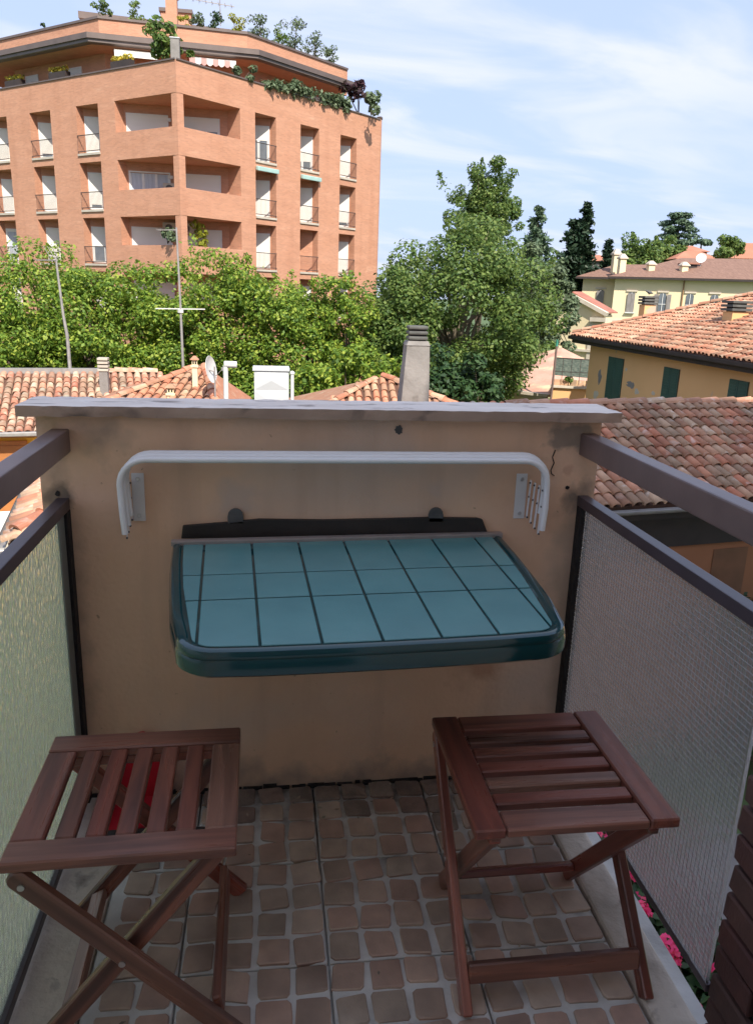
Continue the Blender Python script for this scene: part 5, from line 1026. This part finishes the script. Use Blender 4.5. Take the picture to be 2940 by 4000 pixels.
g = MB(); g.prism([zv(A1+dA*.05+Vector((0, .2, 0)), GZ), zv(A2+Vector((0, .2, 0)), GZ), zv(A2+Vector((1, 6, 0)), GZ), zv(A1+Vector((1, 6, 0)), GZ)], (0, 0, A1.z-GZ-.1)); g.build('wall', m_cream, pk)
gc = thing('gabled_chapel', 'cream gabled building with a classical pediment in front of the villa', 'building', (26, 63, GZ)); fa = zv(at((2150, 1300), 70), 0); fb = zv(at((2352, 1300), 68), 0); df = (fb-fa).normalized(); nf = Vector((-df.y, df.x, 0)); wdt = (fb-fa).length
wv = [zv(fa, GZ), zv(fb, GZ), zv(fb, .2), zv(fa+df*wdt*.36, 1.65), zv(fa, .75)]; g = MB(); g.prism(wv, nf*1.6); g.build('wall', m_cream, gc)
g = MB()
for a, b in ((wv[3], wv[2]+df*.3), (wv[3], wv[4])): g.bar(a-nf*.15+Vector((0, 0, .1)), b-nf*.15+Vector((0, 0, .1)), .5, .3)
g.build('raking_cornice', m_stone, gc); g = MB(); g.bar(fb+Vector((0, 0, -.15))-df*1.0-nf*.2, fb+Vector((0, 0, -.15))+df*.35-nf*.2, .6, .32); g.build('cornice', m_stone, gc)
g = MB(); g.prism([fb-df*1.15-nf*.01+Vector((0, 0, GZ)), fb-df*.1-nf*.01+Vector((0, 0, GZ)), fb-df*.1-nf*.01+Vector((0, 0, -.4)), fb-df*1.15-nf*.01+Vector((0, 0, -.4))], -nf*.12); g.build('pilaster', m_stone, gc); g = MB(); g.bar(zv(fa, -2.7)-nf*.1, zv(fb, -2.7)-nf*.1, .25, .2); g.build('string_course', m_stone, gc)
g = MB(); g.prism([wv[3]+Vector((0, 0, .28))-nf*.2, wv[2]+Vector((.4, 0, .18))-nf*.2, wv[2]+Vector((.4, 0, .28))-nf*.2, wv[3]+Vector((0, 0, .38))-nf*.2], nf*1.9); g.build('roof', m_tile_br, gc)
# cream villa
vl = thing('cream_villa', 'large cream villa with grey shutters and a brown tiled hip roof in the distance', 'villa', (44, 78, GZ))
va, vb_ = zv(at((2401, 1100), 86), 0), zv(at((2895, 1100), 86), 0); dv = (vb_-va).normalized(); nv = Vector((-dv.y, dv.x, 0)); W_ = 30.; ev = 3.75
g = MB(); g.prism([zv(va, GZ), zv(va+dv*W_, GZ), zv(va+dv*W_+nv*12, GZ), zv(va+nv*12, GZ)], (0, 0, ev-GZ)); g.prism([zv(va-dv*3.5+nv*3.2, GZ), zv(va+dv*.01+nv*3.2, GZ), zv(va+nv*12, GZ), zv(va-dv*3.5+nv*12, GZ)], (0, 0, ev-GZ-.1)); g.build('wall', m_cream, vl)
g = MB(); o_ = .7; q = [zv(va-dv*o_-nv*o_, ev), zv(va+dv*(W_+o_)-nv*o_, ev), zv(va+dv*(W_+o_)+nv*(12+o_), ev), zv(va-dv*o_+nv*(12+o_), ev)]; r0, r1 = zv(va+dv*6.0+nv*6, ev+2.2), zv(va+dv*(W_-10)+nv*6, ev+2.2); g.add(q+[r0, r1], [(0, 1, 5, 4), (1, 2, 5), (2, 3, 4, 5), (3, 0, 4)])
q2 = [zv(va-dv*4.2+nv*2.5, ev), zv(va+dv*1+nv*2.5, ev), zv(va+dv*1+nv*12.7, ev), zv(va-dv*4.2+nv*12.7, ev)]; a_ = zv(va-dv*.5+nv*7, ev+1.5); a2_ = zv(va+dv*4+nv*7, ev+1.5); g.add(q2+[a_, a2_], [(0, 1, 5, 4), (1, 2, 5), (2, 3, 4, 5), (3, 0, 4)]); g.build('roof', M('villa_tiles', (.25, .145, .105, 1), (.18, .10, .072, 1), 2.2, .9, .6, 3, stretch=(3, .6, 1), bdist=.08), vl)
g = MB(); g.bar(zv(va-dv*o_-nv*o_, ev-.12), zv(va+dv*(W_+o_)-nv*o_, ev-.12), .25, .2); g.prism([zv(va-dv*o_-nv*(o_-.1), ev-.22), zv(va+dv*W_-nv*(o_-.1), ev-.22), zv(va+dv*W_, ev-.22), zv(va-dv*o_, ev-.22)], (0, 0, .1)); g.bar(zv(va-dv*4.2+nv*2.4, ev-.12), zv(va-dv*.7+nv*2.4, ev-.12), .25, .2); g.build('eaves', m_darkwood, vl)
g = MB(); g.bar(zv(va-nv*.06, -.6), zv(va+dv*W_-nv*.06, -.6), .12, .22); g.build('string_course', m_stone, vl)
def v_window(t_, z0, z1, off, open_, w_=1.0, sh_=True):
    P = va+dv*t_+nv*off-nv*.05; m = MB(); pts = [(0, z0), (w_, z0), (w_, z1)]+[(w_/2+w_/2*math.cos(a), z1+.22*math.sin(a)) for a in np.linspace(.3, math.pi-.3, 5)]+[(0, z1)]
    m.prism([zv(P+dv*x, z) for x, z in pts], nv*.06); wn_ = m.build('window', m_pane, vl)
    m = MB(); m.bar(zv(P+dv*(w_/2)-nv*.03, z0), zv(P+dv*(w_/2)-nv*.03, z1+.2), .08, .05, (1, 0, 0)); m.bar(zv(P-nv*.03, (z0+z1)/2), zv(P+dv*w_-nv*.03, (z0+z1)/2), .05, .06); m.bar(zv(P-dv*.1-nv*.1, z0-.08), zv(P+dv*(w_+.1)-nv*.1, z0-.08), .25, .12); m.build('frame', m_wframe, wn_)
    if sh_:
        for a, b in ((-w_*.62, -.04), (w_+.04, w_*1.62)) if open_ else ((.0, w_*.49), (w_*.51, w_)): m = MB(); m.prism([zv(P+dv*a-nv*.07, z0), zv(P+dv*b-nv*.07, z0), zv(P+dv*b-nv*.07, z1+.1), zv(P+dv*a-nv*.07, z1+.1)], -nv*.05); m.build('shutter', m_grey_sh, wn_)
    m = MB(); m.bar(zv(P-dv*.18-nv*.02, z1+.36), zv(P+dv*(w_+.18)-nv*.02, z1+.36), .1, .16); m.build('lintel', m_stone, wn_)
for t_, op, sh_ in ((1.4, False, True), (4.4, True, True), (6.95, False, False), (9.2, False, False), (12.4, True, True)): v_window(t_, .35, 2.05, 0, op, .72, sh_)
v_window(1.2, -3.2, -1.6, 0, True, .72); v_window(-1.95, .55, 2.25, 3.2, False, .75)
g = MB(); g.tube([zv(va+dv*6.6-nv*.1, -3), zv(va+dv*6.6-nv*.1, ev-.2)], .07, 6); g.build('downpipe', M('copper_pipe', (.30, .16, .07, 1), None, 4, .6), vl)
for i, (px, r_, h_) in enumerate([((2400, 1050), 90, 2.3), ((2425, 1058), 88, 2.0), ((2537, 1070), 87.5, 1.6), ((2666, 1075), 87.5, 1.6)]):
    p = at(px, r_); b_ = p.z-.3; m = MB(); m.box((p.x-.32, p.y-.32, b_-.4), (p.x+.32, p.y+.32, b_+h_*.75)); c_ = m.build('chimney', m_cream, vl); m = MB(); m.box((p.x-.45, p.y-.45, b_+h_*.75), (p.x+.45, p.y+.45, b_+h_*.82)); frustum(m, p, .8, .8, b_+h_*.82, .3, .3, b_+h_*1.0); m.build('chimney_cap', m_stone, c_)
p = at((2698, 1050), 88.5); g = MB(); g.box((p.x-.5, p.y-.2, p.z-.6), (p.x+.5, p.y+1.5, p.z+.45)); g.build('dormer', m_darkwood, vl); g = MB(); g.box((p.x-.7, p.y-.4, p.z+.45), (p.x+.7, p.y+1.5, p.z+.6)); g.build('dormer_roof', m_tile_br, vl)
p = at((2738, 1008), 89); d2 = thing('satellite_dish', 'round white satellite dish on the ridge of the cream villa', 'satellite dish', p-Vector((0, 0, 1.2))); g = MB(); ax = Vector((-.5, -.8, .3)).normalized(); sx_ = ax.orthogonal().normalized(); sy_ = ax.cross(sx_)
g.loft([[p+ax*dd_+(sx_*math.cos(a)+sy_*math.sin(a))*rr_ for a in np.linspace(0, 2*math.pi, 17)[:-1]] for rr_, dd_ in ((.05, 0), (.33, .04), (.5, .1), (.51, .08), (.33, .01), (.05, -.02))]); g.build('dish', m_wframe, d2); g = MB(); g.tube([p-Vector((0, 0, 1.3)), p], .05, 6); g.build('mast', m_gutter, d2)
# far houses
def far_house(name, label, px, r_, w_, d_, h_, rh, rot_, wall_m, roof_m, nwin=3):
    p = at(px, r_); t = thing(name, label, 'house', (p.x, p.y, GZ)); dx_ = az2(rot_); dy_ = Vector((-dx_.y, dx_.x, 0)); z1 = p.z; m = MB(); q = [p-dx_*w_/2-dy_*d_/2, p+dx_*w_/2-dy_*d_/2, p+dx_*w_/2+dy_*d_/2, p-dx_*w_/2+dy_*d_/2]; m.prism([zv(v, GZ) for v in q], (0, 0, z1-GZ)); m.build('wall', wall_m, t)
    o_ = .5; e4 = [zv(v+(v-p).normalized()*o_, z1) for v in q]; m = MB(); m.add(e4+[zv(p-dx_*(w_/2-d_*.35), z1+rh), zv(p+dx_*(w_/2-d_*.35), z1+rh)], [(0, 1, 5, 4), (1, 2, 5), (2, 3, 4, 5), (3, 0, 4)]); m.build('roof', roof_m, t)
    for i in range(nwin):
        c_ = q[0]+dx_*(w_*(i+.5)/nwin); m = MB(); m.prism([zv(c_-dx_*.5-dy_*.03, z1-2.2), zv(c_+dx_*.5-dy_*.03, z1-2.2), zv(c_+dx_*.5-dy_*.03, z1-.7), zv(c_-dx_*.5-dy_*.03, z1-.7)], dy_*.02); m.build('window', m_pane, t)
m_rf = M('far_roof', (.45, .19, .12, 1), (.38, .15, .09, 1), .6, .9)
far_house('far_house', 'small distant house with an orange roof beside the paired conifers', (2328, 1022), 115, 4.2, 5, 0, .9, 110, m_conc, m_rf, 2)
far_house('far_house', 'distant brick house with an orange roof below the cedar', (2690, 985), 112, 3.4, 4, 0, .8, 105, M('far_brick', (.50, .25, .15, 1), None, .5, .9), m_rf, 3)
far_house('far_house', 'distant low orange roof in front of the brick house', (2700, 1015), 104, 4.6, 4, 0, 1.0, 100, m_cream, m_rf, 2)
far_house('far_house', 'distant pale house with an orange roof at the right edge', (2940, 1015), 112, 7.5, 6, 0, 2.0, 110, m_cream, m_rf, 3)

# ================================================================== trees
LG = 'lime trees in front of the orange building'
lime = [(-60, 1000, 33, 2.3), (165, 905, 34, 2.3), (330, 985, 32.5, 1.9), (520, 1015, 33.5, 2.0), (700, 1020, 33, 1.8), (870, 930, 34, 2.2), (1040, 985, 33, 2.0), (1215, 1010, 33.5, 1.7), (1365, 985, 33, 1.15)]
lbl = ['lime tree at the far left edge', 'tall lime tree behind the leaning aerial mast', 'lime tree between the leaning aerial and the slatted chimney', 'lime tree above the slatted roof chimney', 'lime tree directly behind the tall slim aerial', 'highest rounded lime tree right of the tall aerial', 'lime tree above the metal flue housing', 'lime tree left of the narrow upright one', 'narrow upright tree in front of the right end of the orange building']
for i, (x, ty, r_, rad) in enumerate(lime):
    top = at((x, ty-45), r_); zc = (top.z-5.6)/2; rz = top.z-zc
    tree('lime_tree', lbl[i], (top.x, top.y, GZ), (top.x, top.y, zc), (rad*1.2, rad*1.2, rz), 80, 21000 if rad > 1.4 else 11000, .10, lf_lime, group=LG, spikes=6, clump=.25, shell=(.5, 1.0), spike_h=.16, limbs=9)
c = at((1800, 1160), 37); tree('broadleaf_tree', 'huge rounded broadleaf tree filling the centre behind the concrete chimney', (c.x, c.y, GZ), (c.x, c.y, .2), (4.9, 4.4, 5.1), 170, 58000, .115, lf_mid, m_barkp, spikes=5, clump=.19, shell=(.55, 1.0), limbs=34, trunk_r=.3, spike_h=.16)
c = at((1560, 1230), 34.5); tree('broadleaf_tree', 'smaller yellowish broadleaf tree left of the huge central tree', (c.x, c.y, GZ), (c.x, c.y, -.9), (2.3, 2.2, 3.9), 70, 17000, .11, lf_mid, m_barkp, spikes=4, clump=.24, limbs=16)
c = at((1905, 760), 60); tree('tall_poplar', 'tall broadleaf tree rising behind the huge central tree', (c.x, c.y, GZ), (c.x, c.y, 7.0), (3.3, 3.0, 4.3), 130, 19000, .14, lf_mid, spikes=16, clump=.17, shell=(.35, 1.05), spike_h=.22, limbs=16)
c = at((2085, 1010), 60); tree('grey_tree', 'grey green broadleaf tree right of the huge central tree', (c.x, c.y, GZ), (c.x, c.y, 1.0), (2.6, 2.4, 5.3), 60, 8000, .20, lf_grey, spikes=4, spike_h=.12)
c = at((2175, 1080), 58); tree('grey_tree', 'lower grey green broadleaf tree beside the chapel', (c.x, c.y, GZ), (c.x, c.y, -.3), (1.9, 1.9, 4.8), 50, 6000, .19, lf_grey, spikes=3, spike_h=.12)
c = at((2170, 1260), 50); tree('broadleaf_tree', 'bright green tree in front of the chapel wall', (c.x-.6, c.y, GZ), (c.x-1.0, c.y, -2.2), (1.7, 1.7, 3.3), 40, 5000, .17, lf_mid, spikes=2)
for i, (x, y, r_, rad) in enumerate([(1350, 1400, 29, 1.4), (1560, 1430, 28, 1.3), (1740, 1440, 27, 1.3), (1890, 1450, 27.5, 1.25), (1180, 1430, 30, 1.5)]):
    c = at((x, y), r_); tree('garden_bush', ['green garden bush right of the flue pipe', 'green garden bush just left of the concrete chimney', 'dark green garden bush just right of the concrete chimney', 'dark green garden bush beside the pale cornice', 'green garden bush behind the metal flue housing'][i], (c.x, c.y, GZ), (c.x, c.y, c.z-1.2), (rad, rad, 2.4), 34, 3200, .13, lf_dark if i in (2, 3) else lf_lime, cat='bush', group='garden bushes', clump=.32, limbs=5, trunk_r=.1)
c = at((2105, 800), 88); conifer('dark_conifer', 'dark conifer top showing between the grey trees', (c.x, c.y, GZ), c.z-GZ+.2, 4.2, 9000, .32, lf_ced)
c = at((2245, 845), 92); conifer('dark_conifer', 'left of the two dark conifers, the shorter one', (c.x, c.y, GZ), c.z-GZ, 4.4, 11000, .36, lf_con, group='pair of dark conifers')
c = at((2292, 778), 92); conifer('dark_conifer', 'right of the two dark conifers, the taller one', (c.x, c.y, GZ), c.z-GZ, 3.7, 11000, .36, lf_con, group='pair of dark conifers')
c = at((2380, 925), 108); conifer('small_conifer', 'lone small dark conifer beside the small far house', (c.x, c.y, GZ), c.z-GZ, 2.6, 5000, .4, lf_con)
c = at((2500, 985), 105); tree('far_broadleaf', 'rounded green tree behind the villa roof', (c.x, c.y, GZ), (c.x, c.y, 5.6), (4.2, 3.5, 3.8), 60, 7000, .28, lf_mid, spikes=2)
c = at((2610, 975), 107); tree('far_broadleaf', 'taller rounded green tree behind the villa roof, right of the other', (c.x, c.y, GZ), (c.x, c.y, 6.2), (3.0, 3.0, 3.6), 50, 5000, .28, lf_mid, spikes=2)
c = at((2860, 960), 100); tree('far_broadleaf', 'uneven green tree behind the right end of the villa roof', (c.x, c.y, GZ), (c.x, c.y, 5.8), (2.6, 2.4, 3.9), 26, 3000, .28, lf_mid, spikes=3)
c = at((2440, 1010), 100); tree('far_broadleaf', 'low green tree by the left chimneys of the villa', (c.x, c.y, GZ), (c.x, c.y, 3.2), (2.8, 2.4, 3.0), 30, 3500, .27, lf_lime, spikes=1)
def cedar(label, px, r_, w_, n):
    c = at(px, r_); t = thing('cedar_tree', label, 'tree', (c.x, c.y, GZ), 'far cedars'); V = []; h = c.z-GZ
    for k in range(n):
        f = k/(n-1); z = h-f*h*.36-.2; ext = w_*(.35+.65*f)*rng.uniform(.75, 1.15); a0 = rng.uniform(0, 6.28)
        for j in range(3):
            a = a0+j*2.1; L2 = ext*rng.uniform(.6, 1.); cs = np.stack([np.cos(a)*np.linspace(.1, 1, 7)*L2, np.sin(a)*np.linspace(.1, 1, 7)*L2, z-.35*np.linspace(0, 1, 7)**2*L2*.4], 1); V.append(clump_leaves(cs, np.linspace(.55, .8, 7)*w_*.24, 60, .30, flat=.55, up=1.0))
    mesh_obj('crown', quads_mesh('crown', np.concatenate(V)), lf_ced, t); b_ = BASE[t]; m = MB(); m.tube([b_, b_+Vector((.3, 0, h*.6)), b_+Vector((0, 0, h*.98))], [.5, .35, .08], 8); m.build('trunk', m_bark, t)
cedar('large flat topped cedar standing above the villa roof', (2655, 832), 135, 5.6, 9); cedar('lower cedar spreading right of the far brick house', (2740, 935), 125, 4.6, 4)
# garden seen through the left glass
for i, (x, y, r_) in enumerate([(-3.2, 4.2, 1.1), (-4.6, 6.2, 1.3), (-6.3, 8.6, 1.4), (-5.2, 3.0, 1.2)]):
    tree('garden_bush', ['yard bush seen through the hammered glass, nearest', 'yard bush seen through the hammered glass, second', 'yard bush seen through the hammered glass, farthest', 'yard bush seen through the hammered glass, leftmost'][i], (x, y, GZ), (x, y, GZ+1.5), (r_, r_, 1.5), 26, 1600, .14, lf_mid, cat='bush', group='yard bushes', clump=.34, limbs=4, trunk_r=.08)
